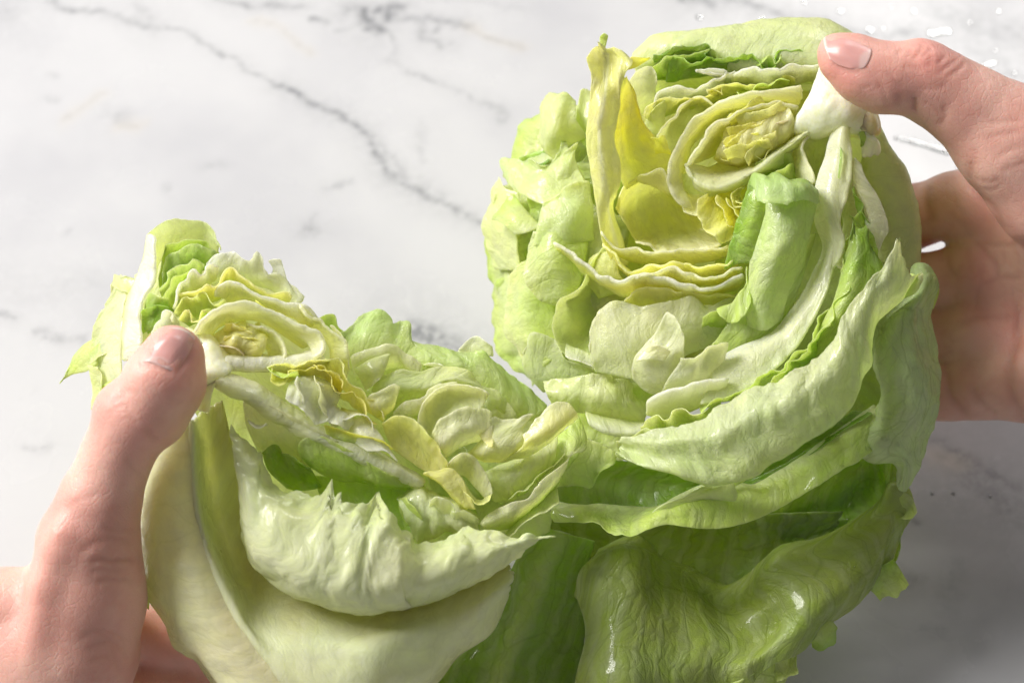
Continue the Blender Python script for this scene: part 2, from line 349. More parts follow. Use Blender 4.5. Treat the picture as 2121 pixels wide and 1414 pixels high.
    blot(640, 475, 34, 20, .65); blot(650, 445, 12, 8, .5); blot(M(190, 410)[0], M(190, 410)[1], 18, 12, .45); blot(M(200, 305)[0], M(200, 305)[1], 12, 8, .5)
    stroke([M(260, 480), M(330, 430), M(400, 370)], 8, .22, .04, .5); blot(M(460, 465)[0], M(460, 465)[1], 40, 24, .28); stroke([M(480, 497), M(570, 497)], 8, .26, .03, .6)
    stroke([M(1700, 480), M(1700, 640)], 10, .2, .05); stroke([M(0, 60), M(30, 20)], 40, .2, .1)
    stroke([M(1640, 0), M(1900, 15), M(2121, 40)], 9, .15, .05)
    stroke([Le(0, 465), Le(60, 475)], 8, .6, .12); stroke([Le(150, 530), Le(250, 575), Le(320, 570)], 8, .38, .1)
    blot(43, 822, 16, 14, .5); blot(62, 858, 22, 24, .25); stroke([Le(80, 940), Le(160, 950)], 10, .25, .05); blot(130, 482, 12, 9, .35)
    stroke([Le(0, 360), Le(120, 380), Le(330, 345)], 34, .13, .06)
    stroke([(1420, 2), Q(520, 15), Q(560, 35)], 14, .75, .22); stroke([Q(590, 0), Q(660, 15), Q(740, 40), Q(900, 70), Q(960, 75)], 13, .62, .24)
    stroke([Q(1040, 95), Q(1130, 115), Q(1260, 140), Q(1340, 160), Q(1550, 165)], 15, .5, .22); stroke([Q(1700, 80), Q(1900, 130), Q(2121, 200)], 34, .34, .16)
    stroke([Q(1500, 180), Q(1800, 200), Q(2121, 400)], 40, .25, .14); stroke([Q(1880, 320), Q(2121, 390)], 24, .4, .14)
    stroke([(840, 680), (880, 690), (940, 730)], 22, .85, .2)
    stroke([Rr(560, 140), Rr(640, 185), Rr(700, 235), Rr(820, 295), Rr(940, 340), Rr(1055, 400)], 12, .46, .16); stroke([Rr(550, 235), Rr(690, 270)], 10, .30, .06, .9)
    stroke([Rr(770, 360), Rr(900, 420), Rr(1055, 540)], 34, .34, .16); stroke([Rr(480, 350), Rr(700, 470)], 30, .26, .1)
    blot(*Rr(495, 565)[:2], 16, 14, .6); blot(*Rr(450, 855)[:2], 40, 18, .6); blot(*Rr(1000, 910)[:2], 16, 12, .5); stroke([Rr(740, 820), Rr(670, 980)], 24, .24, .06)
    blot(*Rr(590, 1135)[:2], 22, 16, .3)
    n = X.size; ny, nx = X.shape; top = np.stack([X, Y, 0 * X], 2).reshape(-1, 3); id_ = np.arange(n).reshape(ny, nx)
    q = np.stack([id_[:-1, :-1], id_[:-1, 1:], id_[1:, 1:], id_[1:, :-1]], -1).reshape(-1, 4)
    bd = np.r_[id_[0, :-1], id_[:-1, -1], id_[-1, :0:-1], id_[:0:-1, 0]]; low = top[bd] - [0, 0, 3]; li = n + np.arange(len(bd)); b2 = np.roll(bd, -1); l2 = np.roll(li, -1)
    o = new_mesh('marble_countertop', np.concatenate([top, low]) * CM, np.concatenate([q, np.stack([bd, li, l2, b2], 1)]), MARBLE)
    z = np.zeros(len(bd)); attr(o, 'vein', 'FLOAT', np.r_[np.clip(vein, 0, 1.2).ravel(), z]); attr(o, 'warm', 'FLOAT', np.r_[warm.ravel(), z])
    o['kind'] = 'structure'
    return o
build_counter()
# ------------------------------------------------------------------ water on the counter
def water(pts, w, h, label, group='water splashes left on the marble', sd=1):
    """a raised bead or streak of water along a path of counter points; w, h in cm"""
    P = np.array([on_table(p[0], p[1]) for p in pts]) if len(pts) > 1 else np.array([on_table(*pts[0][:2]), on_table(*pts[0][:2]) + [.02, 0]])
    C3 = curve([(p[0], p[1], 0) for p in P], 28) if len(P) > 1 else P
    ns, na = 28, 19; T = np.gradient(C3, axis=0); T /= np.linalg.norm(T, axis=1, keepdims=True) + 1e-9; Nn = np.stack([-T[:, 1], T[:, 0], 0 * T[:, 0]], 1)
    s = np.linspace(0, 1, ns); end = np.sqrt(np.clip(1 - (2 * s - 1) ** 2, 0, 1)) if len(pts) == 1 else np.clip(np.minimum(s, 1 - s) * 7, 0, 1) ** .5
    if len(pts) == 1: C3 = C3 + T * ((2 * s - 1) * w)[:, None]
    wid = w * end * (1 + .55 * fbm(s * 9, s * 0, sd, 3)) + 1e-3
    a = np.linspace(0, math.pi, na); off = np.cos(a); hz = 1 - np.abs(np.cos(a)) ** 8; h = h * .34
    V = C3[:, None] + Nn[:, None] * (wid[:, None] * off[None])[..., None] + np.array([0, 0, 1.]) * ((h * (.25 + .75 * end))[:, None] * hz[None] * np.minimum(1, end * 2)[:, None] + .012)[..., None]
    id_ = np.arange(ns * na).reshape(ns, na); q = np.stack([id_[:-1, :-1], id_[1:, :-1], id_[1:, 1:], id_[:-1, 1:]], -1).reshape(-1, 4)
    bt = np.stack([id_[:-1, -1], id_[1:, -1], id_[1:, 0], id_[:-1, 0]], 1)
    Vb = V.reshape(-1, 3)
    o = new_mesh('water_splash' if len(pts) > 1 else 'water_drop', Vb * CM, np.concatenate([q, bt]), WATER)
    tag(o, label, 'water', group); return o
water([Q(1460, 695), Q(1560, 715), Q(1660, 745), Q(1770, 775)], .17, .10, 'longest streak of water on the marble, framed between thumb and forefinger', sd=3)
water([Q(1640, 150), Q(1655, 175), Q(1700, 165), Q(1755, 160)], .15, .10, 'bright wedge of water on the marble above the knuckle of the thumb', sd=4)
water([Q(1905, 342), Q(1945, 328), Q(1985, 314)], .10, .08, 'short slanted streak of water behind the back of the thumb', sd=5)
water([Q(785, 112), Q(805, 92)], .07, .06, 'small tick of water on the marble above the lettuce rim', sd=6)
water([Q(915, 105), Q(940, 145)], .07, .06, 'thin trickle of water just behind the top lettuce rim', sd=7)
water([Q(1810, 762), Q(1860, 758)], .11, .05, 'faint smear of water beside the longest streak, close to the web of the thumb', sd=8)
for k, p in enumerate([Q(822, 122), Q(1010, 15), Q(1450, 35), Q(1405, 148), Q(1455, 222), Q(1845, 118), Q(1975, 258), Q(1340, 155), Q(2070, 372), Q(1785, 845), Q(1560, 60), Q(480, 90), Q(1190, 60), Q(1990, 60),
                       Rr(577, 432), Rr(685, 432), Rr(877, 447)]):
    water([p], .05 + .10 * abs(float(vn(k * 3.1, 2.2, 5))), .06, 'small round drop of water on the marble near the right hand', 'round water drops on the marble', sd=20 + k)
# ------------------------------------------------------------------ hands: one smooth surface grown round tapered bones
def smin(a, b, k):
    h = np.clip(.5 + .5 * (b - a) / k, 0, 1); return b + (a - b) * h - k * h * (1 - h)
def bone(P, chain, k=.25):
    """chain of (x px, y px, z cm, radius px)"""
    pts = [V3(c[:3]) for c in chain]; rs = [c[3] * (D0 - c[2]) / FPX for c in chain]; d = None
    for a, b, ra, rb in zip(pts[:-1], pts[1:], rs[:-1], rs[1:]):
        ab = b - a; t = np.clip(((P - a) @ ab) / (ab @ ab), 0, 1)
        e = np.sqrt((((P - a) - t[..., None] * ab) ** 2).sum(-1)) - (ra + (rb - ra) * t)
        d = e if d is None else smin(d, e, k)
    return d
def surface_nets(f, lo, hi, h):
    n = [int(math.ceil((b - a) / h)) + 1 for a, b in zip(lo, hi)]
    ax = [lo[i] + h * np.arange(n[i]) for i in range(3)]
    g = np.empty(n, np.float32)
    for i in range(0, n[0], 12):
        xx, yy, zz = np.meshgrid(ax[0][i:i + 12], ax[1], ax[2], indexing='ij'); g[i:i + 12] = f(np.stack([xx, yy, zz], -1))
    ins = g < 0
    c = np.zeros([k - 1 for k in n], np.int8); offs = [(i, j, k) for i in (0, 1) for j in (0, 1) for k in (0, 1)]
    sl = lambda o: tuple(slice(o[i], n[i] - 1 + o[i]) for i in range(3))
    for o in offs: c += ins[sl(o)]
    act = (c > 0) & (c < 8); idx = np.argwhere(act); vid = np.full(act.shape, -1, np.int64); vid[act] = np.arange(len(idx))
    acc = np.zeros((len(idx), 3)); cnt = np.zeros(len(idx))
    for o in offs:
        for a in range(3):
            if o[a]: continue
            p = list(o); p[a] = 1
            g0 = g[tuple((idx + o).T)]; g1 = g[tuple((idx + p).T)]; s = (g0 < 0) != (g1 < 0)
            t = np.where(s, g0 / np.where(s, g0 - g1, 1), 0); q = np.tile(np.array(o, float), (len(idx), 1)); q[:, a] += t
            acc += q * s[:, None]; cnt += s
    V = (idx + acc / cnt[:, None]) * h + np.array(lo); F = []
    for a in range(3):
        b, cc = (a + 1) % 3, (a + 2) % 3; p = [slice(None)] * 3; p2 = [slice(None)] * 3; p[a] = slice(0, -1); p2[a] = slice(1, None)
        e = np.argwhere(ins[tuple(p)] != ins[tuple(p2)]); e = e[(e[:, b] > 0) & (e[:, cc] > 0) & (e[:, b] < n[b] - 1) & (e[:, cc] < n[cc] - 1) & (e[:, a] < n[a] - 1)]
        def at(db, dc): z = e.copy(); z[:, b] += db; z[:, cc] += dc; return vid[tuple(z.T)]
        q = np.stack([at(-1, -1), at(0, -1), at(0, 0), at(-1, 0)], 1); flip = ~ins[tuple(e.T)]; q[flip] = q[flip][:, ::-1]; F.append(q)
    return V, np.concatenate(F)
def build_hand(name, label, f, lo, hi, creases, flush, h=.13):
    V, F = surface_nets(f, lo, hi, h)
    o = new_mesh(name, V, F, None)
    m = o.modifiers.new('s', 'SUBSURF'); m.levels = 1; m.subdivision_type = 'CATMULL_CLARK'
    me = bpy.data.meshes.new_from_object(o.evaluated_get(bpy.context.evaluated_depsgraph_get())); o.modifiers.clear()
    old = o.data; o.data = me; bpy.data.meshes.remove(old)
    n = len(me.vertices); V = np.empty(n * 3); me.vertices.foreach_get('co', V); V = V.reshape(-1, 3)
    N = np.empty(n * 3); me.vertex_normals.foreach_get('vector', N); N = N.reshape(-1, 3)
    facing = (N * -V).sum(1) > 0; p = pix(V); cr = np.zeros(n); dep = np.zeros(n)
    pw = p + 5 * np.stack([vn(p[:, 0] / 34, p[:, 1] / 34, 3), vn(p[:, 0] / 34, p[:, 1] / 34, 9)], 1)
    for (pts, w, dp) in creases:
        c = curve([(q[0], q[1], 0) for q in pts], 40)[:, :2]; bb = (p > c.min(0) - 4 * w) & (p < c.max(0) + 4 * w); s = np.where(bb.all(1) & facing)[0]
        if not len(s): continue
        d2 = ((pw[s][:, None] - c[None]) ** 2).sum(2); j = d2.argmin(1); k = np.exp(-d2.min(1) / w ** 2) * np.clip(np.minimum(j, 39 - j) / 6 + .15, 0, 1)
        cr[s] = np.maximum(cr[s], k * min(1, dp / .07)); dep[s] = np.maximum(dep[s], k * dp * .52)
    V = V - N * dep[:, None] + N * (.018 * fbm(V[:, 0] * 1.1 + V[:, 2], V[:, 1] * 1.1, 5, 3))[:, None]
    fl = np.zeros(n)
    for (x, y, r, s) in flush: fl = np.maximum(fl, s * np.exp(-(((p - [x, y]) ** 2).sum(1)) / r ** 2))
    me.vertices.foreach_set('co', world(V).astype(np.float32).ravel()); me.update()
    me.polygons.foreach_set('use_smooth', np.ones(len(me.polygons), bool)); me.materials.append(SKIN)
    attr(o, 'crease', 'FLOAT', np.clip(cr, 0, 1)); attr(o, 'flush', 'FLOAT', fl); o.name = name
    tag(o, label, 'hand', 'hands pulling the lettuce apart'); return o
def skin_hit(f, x, y, z0, off=0.0):
    """depth (cm) of the skin under a pixel, marching along the view ray from z0 inwards"""
    zs = np.linspace(z0, z0 - 5, 260); P = np.array([V3((x, y, z)) for z in zs]); d = f(P); k = np.argmax(d < off); return zs[k] if (d < off).any() else None
def nail_colour(u, v):
    w = np.clip(1 - ((u - .5) / .5) ** 2, 0, 1); tip = np.clip((v - .93 - .02 * (1 - w)) / .04, 0, 1)[..., None]; moon = np.clip((.20 * w - v) / .06, 0, 1)[..., None]
    c = np.array((.72, .31, .285)) * (1 - moon * .45) + np.array((.78, .56, .52)) * moon * .45
    return c * (1 - tip) + np.array((.82, .60, .52)) * tip
def nail(parent, f, rows, z0, lift=.012):
    R = []
    for r in rows:
        q = []
        for (x, y, dz) in r:
            z = skin_hit(f, x, y, z0)
            while z is None: y += 1.5; z = skin_hit(f, x, y, z0)
            q.append((x, y, z + lift + (dz or 0) - (.02 if r is rows[0] else 0)))
        R.append(q)
    o = leaf(parent, R, (.66, .36, .31), (.64, .31, .27), th=(.05, .05), ruf=0, jag=0, sj=0, rnd=0, crum=0, colfn=nail_colour, mat=NAIL, name='nail', nu=28, nv=34, keep=False, vein=0)
    return o
# -- left hand: thumb laid over the core, back of the hand towards the camera, fingers curling under the leaves
def f_left(P):
    th = bone(P, [Lc(648, 165, 5.55) + (57,), Lc(612, 262, 5.60) + (74,), Lc(545, 375, 5.45) + (77,)], .3)
    th = smin(th, bone(P, [Lc(672, 190, 5.35) + (54,), Lc(655, 285, 5.2) + (62,), Lc(600, 400, 5.0) + (64,)], .3), .35)
    th = smin(th, bone(P, [Lc(440, 372, 5.5) + (38,), Lc(470, 430, 5.4) + (52,)]), .5)
    th = smin(th, bone(P, [Lc(500, 420, 5.3) + (78,), Lc(440, 560, 5.1) + (69,), Lc(380, 720, 4.9) + (80,), Lc(335, 860, 4.6) + (95,)], .4), .4)
    pm = bone(P, [Lc(335, 900, 4.6) + (100,), Lc(320, 1080, 4.3) + (112,), Lc(270, 1300, 4.0) + (125,), Lc(180, 1500, 3.6) + (150,)], .5)
    pm = smin(pm, bone(P, [Lc(430, 990, 4.2) + (50,), Lc(425, 1120, 4.0) + (52,), Lc(390, 1300, 3.6) + (55,), Lc(330, 1500, 3.2) + (70,)], .4), .5)
    pm = smin(pm, bone(P, [Lc(20, 1130, 4.2) + (86,), Lc(100, 1300, 3.9) + (120,), Lc(60, 1500, 3.5) + (160,)], .5), .7)
    pm = smin(pm, bone(P, [Lc(-180, 1190, 3.8) + (90,), Lc(-100, 1300, 3.6) + (130,)], .5), .7)
    d = smin(th, pm, .55)
    d = smin(d, bone(P, [Lc(235, 850, 5.75) + (14,), Lc(170, 1050, 5.62) + (16,), Lc(130, 1300, 5.45) + (16,)], .3), .6)     # tendon
    d = smin(d, bone(P, [Lc(205, 1430, 2.2) + (84,), Lc(330, 1330, 1.2) + (70,)], .4), .5)                                    # inside of the palm
    d = smin(d, bone(P, [Lc(350, 1130, 2.5) + (62,), Lc(340, 1300, 2.2) + (74,), Lc(300, 1500, 1.8) + (100,)], .4), .5)  # extra unseen palm mass, added to keep light off the fingers
    fi = bone(P, [(190, 1330, 1.5, 66), (285, 1312, .95, 60), (352, 1332, .75, 57), (430, 1345, .9, 50), (520, 1330, 1.3, 44)], .3)
    fm = bone(P, [(200, 1450, 1.2, 62), (320, 1432, .8, 58), (400, 1418, .7, 56), (500, 1430, .9, 52), (590, 1420, 1.4, 44)], .3)
    fr = bone(P, [(230, 1560, 1.0, 62), (380, 1540, .7, 56), (500, 1540, .8, 52), (600, 1520, 1.2, 44)], .3)
    fp = bone(P, [(240, 1650, 1.0, 54), (380, 1650, .8, 48), (500, 1640, .9, 42)], .3)
    d = smin(d, fi, .4); d = smin(d, fm, .22); d = smin(d, fr, .12); d = smin(d, fp, .12)
    return d
CL = [([Lc(420, 350), Lc(450, 338), Lc(478, 345)], 7, .05), ([Lc(425, 372), Lc(460, 358), Lc(500, 372)], 6, .05), ([Lc(440, 392), Lc(480, 380), Lc(520, 400)], 6, .035),
      ([Lc(430, 330), Lc(480, 318), Lc(530, 330)], 6, .03), ([Lc(452, 412), Lc(490, 405), Lc(530, 425)], 6, .03),
      ([Lc(605, 500), Lc(575, 470), Lc(560, 440)], 8, .05), ([Lc(330, 960), Lc(400, 945), Lc(460, 940), Lc(524, 942)], 7, .07), ([Lc(290, 930), Lc(350, 890), Lc(450, 870), Lc(520, 880)], 10, .04),
      ([Lc(380, 820), Lc(450, 825), Lc(520, 840)], 8, .03), ([Lc(340, 1000), Lc(400, 985), Lc(470, 985)], 7, .03), ([Lc(360, 1040), Lc(430, 1020), Lc(510, 1040)], 6, .035),
      ([Lc(300, 1240), Lc(380, 1215), Lc(480, 1250)], 7, .035), ([Lc(320, 1290), Lc(400, 1260), Lc(480, 1300)], 7, .04), ([Lc(370, 1200), Lc(430, 1290), Lc(450, 1380)], 6, .035),
      ([Lc(330, 1340), Lc(400, 1310), Lc(470, 1345)], 6, .03), ([Lc(420, 1200), Lc(470, 1280), Lc(490, 1340)], 6, .03), ([Lc(480, 560), Lc(500, 600), Lc(540, 640)], 7, .025), ([Lc(250, 760), Lc(300, 720), Lc(370, 700)], 9, .025),
      ([Lc(512, 205), Lc(560, 205), Lc(620, 222), Lc(660, 246)], 6, .05), ([Lc(664, 250), Lc(700, 210), Lc(730, 150), Lc(738, 110)], 6, .06)]
hand_l = build_hand('hand', 'hand seen from its back, thumb pressing on the cut core of the smaller lettuce half', f_left, V3((-260, 1760, 5)) - [0, 0, 8.2], V3((640, 620, 5)) + [1.0, .6, 3.4], CL,
    [(355, 740, 75, .55), (232, 822, 60, .35), (290, 900, 80, .3), (150, 1060, 70, .3), (330, 1330, 110, .3), (420, 1420, 90, .3), (60, 1250, 120, .1)])
# nail plate of the left thumb: half-moon at the base, pale free edge at the tip
nail(hand_l, f_left, [[Lc(530, 200, -.03), Lc(560, 198, .0), Lc(600, 212, .0), Lc(640, 230, .0), Lc(664, 243, -.03)],
                      [Lc(562, 158, -.03), Lc(600, 155, .0), Lc(650, 172, .02), Lc(690, 200, -.02)],
                      [Lc(600, 112, -.03), Lc(640, 108, .02), Lc(690, 128, .02), Lc(716, 160, -.02)],
                      [Lc(640, 72, -.02), Lc(680, 72, .02), Lc(715, 88, .02), Lc(737, 112, -.02)]], 8)
# -- right hand: thumb on the core of the big half, palm behind, fingers going behind the leaves
def f_right(P):
    th = bone(P, [J(330, 265, 3.75) + (48,), J(480, 350, 3.75) + (60,), J(640, 410, 3.7) + (66,)], .3)
    th = smin(th, bone(P, [J(280, 190, 3.6) + (33,), J(420, 230, 3.6) + (40,), J(600, 300, 3.5) + (47,)], .3), .3)
    th = smin(th, bone(P, [J(640, 400, 3.7) + (66,), J(880, 395, 3.6) + (71,), J(1080, 500, 3.5) + (74,), J(1300, 640, 3.35) + (84,), J(1560, 850, 3.1) + (112,), J(1900, 1100, 2.7) + (150,)], .45), .35)
    th = smin(th, bone(P, [J(905, 215, 3.5) + (20,), J(960, 245, 3.5) + (26,)]), .45)
    pa = bone(P, [(2040, 425, -1.85, 80), (2150, 480, -1.45, 100), (2330, 560, -1.05, 130)], .5)
    pa = smin(pa, bone(P, [(2030, 560, -2.35, 82), (2180, 590, -2.15, 95), (2360, 620, -1.65, 120)], .5), .6)
    pa = smin(pa, bone(P, [(2020, 690, -2.35, 78), (2180, 690, -2.05, 95), (2360, 690, -1.65, 120)], .5), .6)
    pa = smin(pa, bone(P, [(2020, 800, -2.05, 68), (2140, 782, -1.55, 88), (2340, 760, -1.25, 115)], .5), .6)
    pa = smin(pa, bone(P, [(2170, 770, -1.00, 78), (2330, 720, -0.75, 110)], .5), .6)                   # heel of the palm
    pa = smin(pa, bone(P, [J(1800, 1150, 2.4) + (110,), (2240, 520, -0.05, 110)], .5), .9)
    d = smin(th, pa, .45)
    fi = bone(P, [(2060, 415, -2.00, 76), (1975, 425, -2.50, 66), (1895, 448, -3.60, 62), (1800, 470, -4.60, 58), (1700, 490, -5.10, 48)], .35)
    fm = bone(P, [(2040, 580, -2.45, 72), (1955, 588, -2.90, 66), (1880, 590, -3.70, 62), (1780, 600, -4.60, 58), (1660, 600, -5.20, 48)], .35)
    fr = bone(P, [(2040, 694, -2.45, 68), (1960, 696, -2.80, 60), (1870, 705, -3.40, 58), (1760, 710, -4.30, 55), (1650, 710, -5.00, 46)], .35)
    fp = bone(P, [(2040, 806, -2.15, 64), (1960, 812, -2.40, 56), (1880, 816, -2.80, 52), (1800, 820, -3.60, 48), (1720, 820, -4.20, 42)], .35)
    d = smin(d, fi, .35); d = smin(d, fm, .16); d = smin(d, fr, .16); d = smin(d, fp, .16)
    return d
CR = [([J(850, 640), J(868, 600), J(875, 530)], 7, .10), ([J(1050, 750), J(1070, 680), J(1065, 590)], 7, .05), ([J(720, 600), J(735, 540), J(745, 500)], 7, .035),
      ([J(740, 230), J(765, 190), J(800, 180)], 5, .04), ([J(820, 250), J(828, 210), J(815, 190)], 5, .04), ([J(850, 270), J(900, 200), J(930, 150)], 6, .06), ([J(905, 250), J(965, 190), J(985, 160)], 6, .06),
      ([J(960, 330), J(975, 260), J(960, 200)], 5, .05), ([J(1010, 300), J(1060, 260), J(1090, 230)], 5, .05), ([J(1030, 360), J(1120, 300), J(1180, 260)], 5, .04), ([J(1100, 400), J(1180, 340), J(1230, 290)], 5, .04),
      ([J(640, 370), J(720, 410), J(800, 450)], 5, .03), ([J(780, 330), J(850, 320), J(930, 350)], 5, .03), ([J(560, 430), J(620, 480), J(660, 590)], 6, .03), ([J(920, 460), J(1000, 470), J(1130, 440)], 5, .03),
      ([J(940, 560), J(1010, 620), J(1060, 700)], 5, .03), ([J(1380, 850), J(1480, 800), J(1640, 790)], 6, .03), ([J(1400, 720), J(1520, 700), J(1660, 720)], 6, .03), ([J(1480, 1000), J(1560, 920), J(1665, 880)], 6, .03),
      ([J(1500, 1100), J(1580, 1040), J(1665, 1010)], 5, .03), ([J(480, 470), J(520, 440), J(560, 425)], 5, .025),
      ([J(1290, 1010), J(1300, 1100), J(1340, 1160)], 8, .05), ([J(1345, 1130), J(1420, 1150), J(1480, 1120)], 7, .04), ([J(1360, 1190), J(1440, 1200), J(1500, 1150)], 6, .03),
      ([K(485, 100), K(510, 170), K(540, 230), K(620, 320), K(700, 440)], 8, .07), ([K(300, 190), K(290, 270), K(310, 370)], 9, .06), ([K(540, 500), K(630, 490), K(720, 478)], 6, .04), ([K(510, 470), K(600, 560), K(650, 680)], 7, .06),
      ([K(540, 672), K(640, 655), K(740, 640)], 7, .05), ([K(430, 880), K(560, 845), K(740, 840)], 7, .05), ([K(720, 740), K(730, 900), K(690, 1080), K(685, 1180), K(740, 1320)], 10, .12), ([K(370, 1080), K(420, 1240), K(510, 1330)], 9, .08),
      ([K(510, 1170), K(560, 1270), K(620, 1320)], 7, .05), ([K(385, 530), K(400, 600), K(440, 650)], 7, .05), ([K(540, 600), K(540, 720), K(530, 820)], 5, .03), ([K(380, 330), K(470, 400), K(520, 470)], 6, .03), ([K(440, 240), K(430, 290), K(450, 340)], 5, .03),
      ([J(565, 180), J(540, 250), J(505, 320)], 5, .05), ([J(270, 290), J(350, 335), J(480, 345)], 6, .045)]
hand_r = build_hand('hand', 'hand seen from the thumb side with its palm open behind the larger lettuce half', f_right, V3((1640, 905, -5)) - [1.4, .2, 1.8], V3((2420, 20, 3)) + [0, .6, 3.2], CR,
    [(1740, 150, 60, .6), (1925, 120, 50, .45), (1790, 170, 80, .3), (2095, 700, 60, .35), (2000, 480, 120, .2), (1900, 450, 60, .45)])
nail(hand_r, f_right, [[J(548, 182, -.03), J(545, 215, .0), J(525, 275, .0), J(495, 318, .0), J(440, 332, -.04)],
                       [J(470, 150, -.02), J(450, 190, .01), J(420, 260, .01), J(395, 326, -.02)],
                       [J(350, 110, -.02), J(330, 160, .02), J(310, 230, .02), J(305, 298, -.02)],
                       [J(205, 82, -.02), J(200, 120, .03), J(215, 185, .03), J(245, 255, -.02)]], 6)
# ------------------------------------------------------------------ the larger half of the lettuce
BIG = thing('lettuce_half', 'larger torn half of an iceberg lettuce with yellow heart and broad green outer leaves', 'lettuce', 'halves of one iceberg lettuce')
SMALL = thing('lettuce_half', 'smaller torn half of an iceberg lettuce tipped towards the other, pale ribbed outside', 'lettuce', 'halves of one iceberg lettuce')
for h_, p_ in ((BIG, (1450, 620, -3)), (SMALL, (650, 1000, 0))): h_.location = world(V3(p_)[None])[0]
def P(parent, rows, c0, c1, **k):
    o = leaf(parent, rows, c0, c1, **k); o.matrix_parent_inverse = Matrix.Translation(-parent.location); return o
R_ = lambda *a, **k: P(BIG, *a, **k)
L_ = lambda *a, **k: P(SMALL, *a, **k)
def z(pts, dz): return [(p[0], p[1], (p[2] or 0) + dz) for p in pts]
def mv(pts, dx, dy, dz): return [(p[0] + dx, p[1] + dy, p[2] + dz) for p in pts]
# outermost shell at the back that closes the head
R_([[(1090, 330, -2.6), (1250, 215, -3), (1400, 150, -2.6), (1600, 120, -2.4), (1780, 220, -1.6)], [(1040, 480, -3), (1250, 420, -5), (1450, 380, -5.4), (1650, 340, -4.6), (1830, 340, -1.6)],
    [(1030, 640, -3), (1230, 640, -4.6), (1450, 620, -5), (1700, 560, -4.4), (1860, 500, -1.8)], [(1090, 760, -2.4), (1280, 800, -2.6), (1450, 820, -2.4), (1650, 800, -2), (1830, 700, -1.6)]], PALE, LIME, ruf=.15, jag=0, flare=0, edge=0)
R_([[(1140, 300, -1.7), (1300, 230, -1.6), (1480, 190, -1.2), (1680, 190, -.4)], [(1100, 460, -1.4), (1300, 420, -2.4), (1480, 420, -2.4), (1700, 340, -.9)],
    [(1110, 600, -1.2), (1300, 620, -1.6), (1500, 640, -1.4), (1720, 560, -.6)], [(1150, 720, -.8), (1330, 760, -.4), (1500, 780, .2), (1700, 700, .6)]], PYEL, PALE, ruf=.15, jag=0, flare=0, edge=0)
for dz_ in (-.3, -1.1):  # hidden inner sheets, added to block light from the right palm
    R_([[(1500, 300, .2 + dz_), (1700, 330, .3 + dz_), (1850, 380, .1 + dz_)], [(1480, 560, .3 + dz_), (1700, 560, .6 + dz_), (1870, 560, .2 + dz_)], [(1500, 800, .9 + dz_), (1700, 780, 1.0 + dz_), (1890, 720, .5 + dz_)], [(1560, 930, 1.0 + dz_), (1740, 880, 1.0 + dz_), (1910, 860, .3 + dz_)]], PALE, LIME, ruf=.1, flare=0, jag=0)
# rim of the outer leaf along the top
R_([[(1330, 200, -3), (1450, 190, -3), (1600, 180, -3), (1700, 170, -2)], [(1315, 140, -.3), (1400, 92, .4), (1453, 92, .5), (1499, 100, .7), (1541, 112, .8), (1598, 106, .9), (1700, 108, 1.0), (1780, 150, 1)],
    [(1311, 122, -.3), (1354, 87, 0), (1417, 73, .25), (1500, 70, .4), (1559, 69, .5), (1647, 60, .5), (1715, 66, .5), (1800, 120, .5)], [(1330, 140, -2.5), (1400, 110, -3), (1500, 105, -3.5), (1600, 100, -3.5), (1720, 115, -3)]],
   PALE, PALE, cmid=(.86,.90,.50), ruf=.03, jag=0, th=(.14, .14))
# ruffled green leaves under the rim
R_([[A(980, 330, -.9), A(1100, 330, -.9), A(1260, 310, -.8), A(1414, 270, -.8), B(300, 260, -.6), B(560, 280, -.6), B(820, 250, -.2)], [A(1000, 220, .0), A(1120, 200, .1), A(1250, 180, .1), A(1350, 190, .1), B(200, 200, .2), B(500, 200, .2), B(820, 200, .4)],
    [A(985, 165, .5), A(1080, 158, .6), A(1200, 145, .6), A(1320, 150, .6), B(180, 165, .6), B(420, 185, .5), B(620, 185, .5), B(830, 190, .6)]], MID, DEEP, ruf=.22, fr=1.2, jag=.08, mat=GREEN, vein=.9)
R_([[A(960, 330, -.2), A(1060, 320, -.2), A(1240, 290, -.1), A(1400, 260, 0)], [A(955, 245, .7), A(1050, 210, .8), A(1200, 180, .8), A(1330, 180, .8), A(1350, 220, .6)]], MID, LIME, ruf=.20, fr=1.5, jag=.08, mat=GREEN, vein=.9)
R_([[B(-60, 340, .1), B(150, 300, .1), B(400, 280, .1), B(600, 290, .1), B(830, 270, .4)], [B(-30, 230, .8), B(60, 190, 1), B(170, 180, 1), B(220, 215, .9), B(330, 200, .9), B(400, 180, 1), B(470, 190, 1), B(560, 240, 1), B(620, 180, .9), B(830, 235, .9)]], MID, MID, ruf=.30, fr=2.0, jag=.10, mat=GREEN, vein=.8)
R_([[B(430, 290, .5), B(520, 300, .5), B(620, 300, .5)], [B(490, 235, 1.0), B(540, 180, 1.1), B(580, 240, 1.1), B(610, 170, 1.1), B(640, 230, 1)]], MID, LIME, ruf=.16, fr=2.2, jag=.05, mat=GREEN)
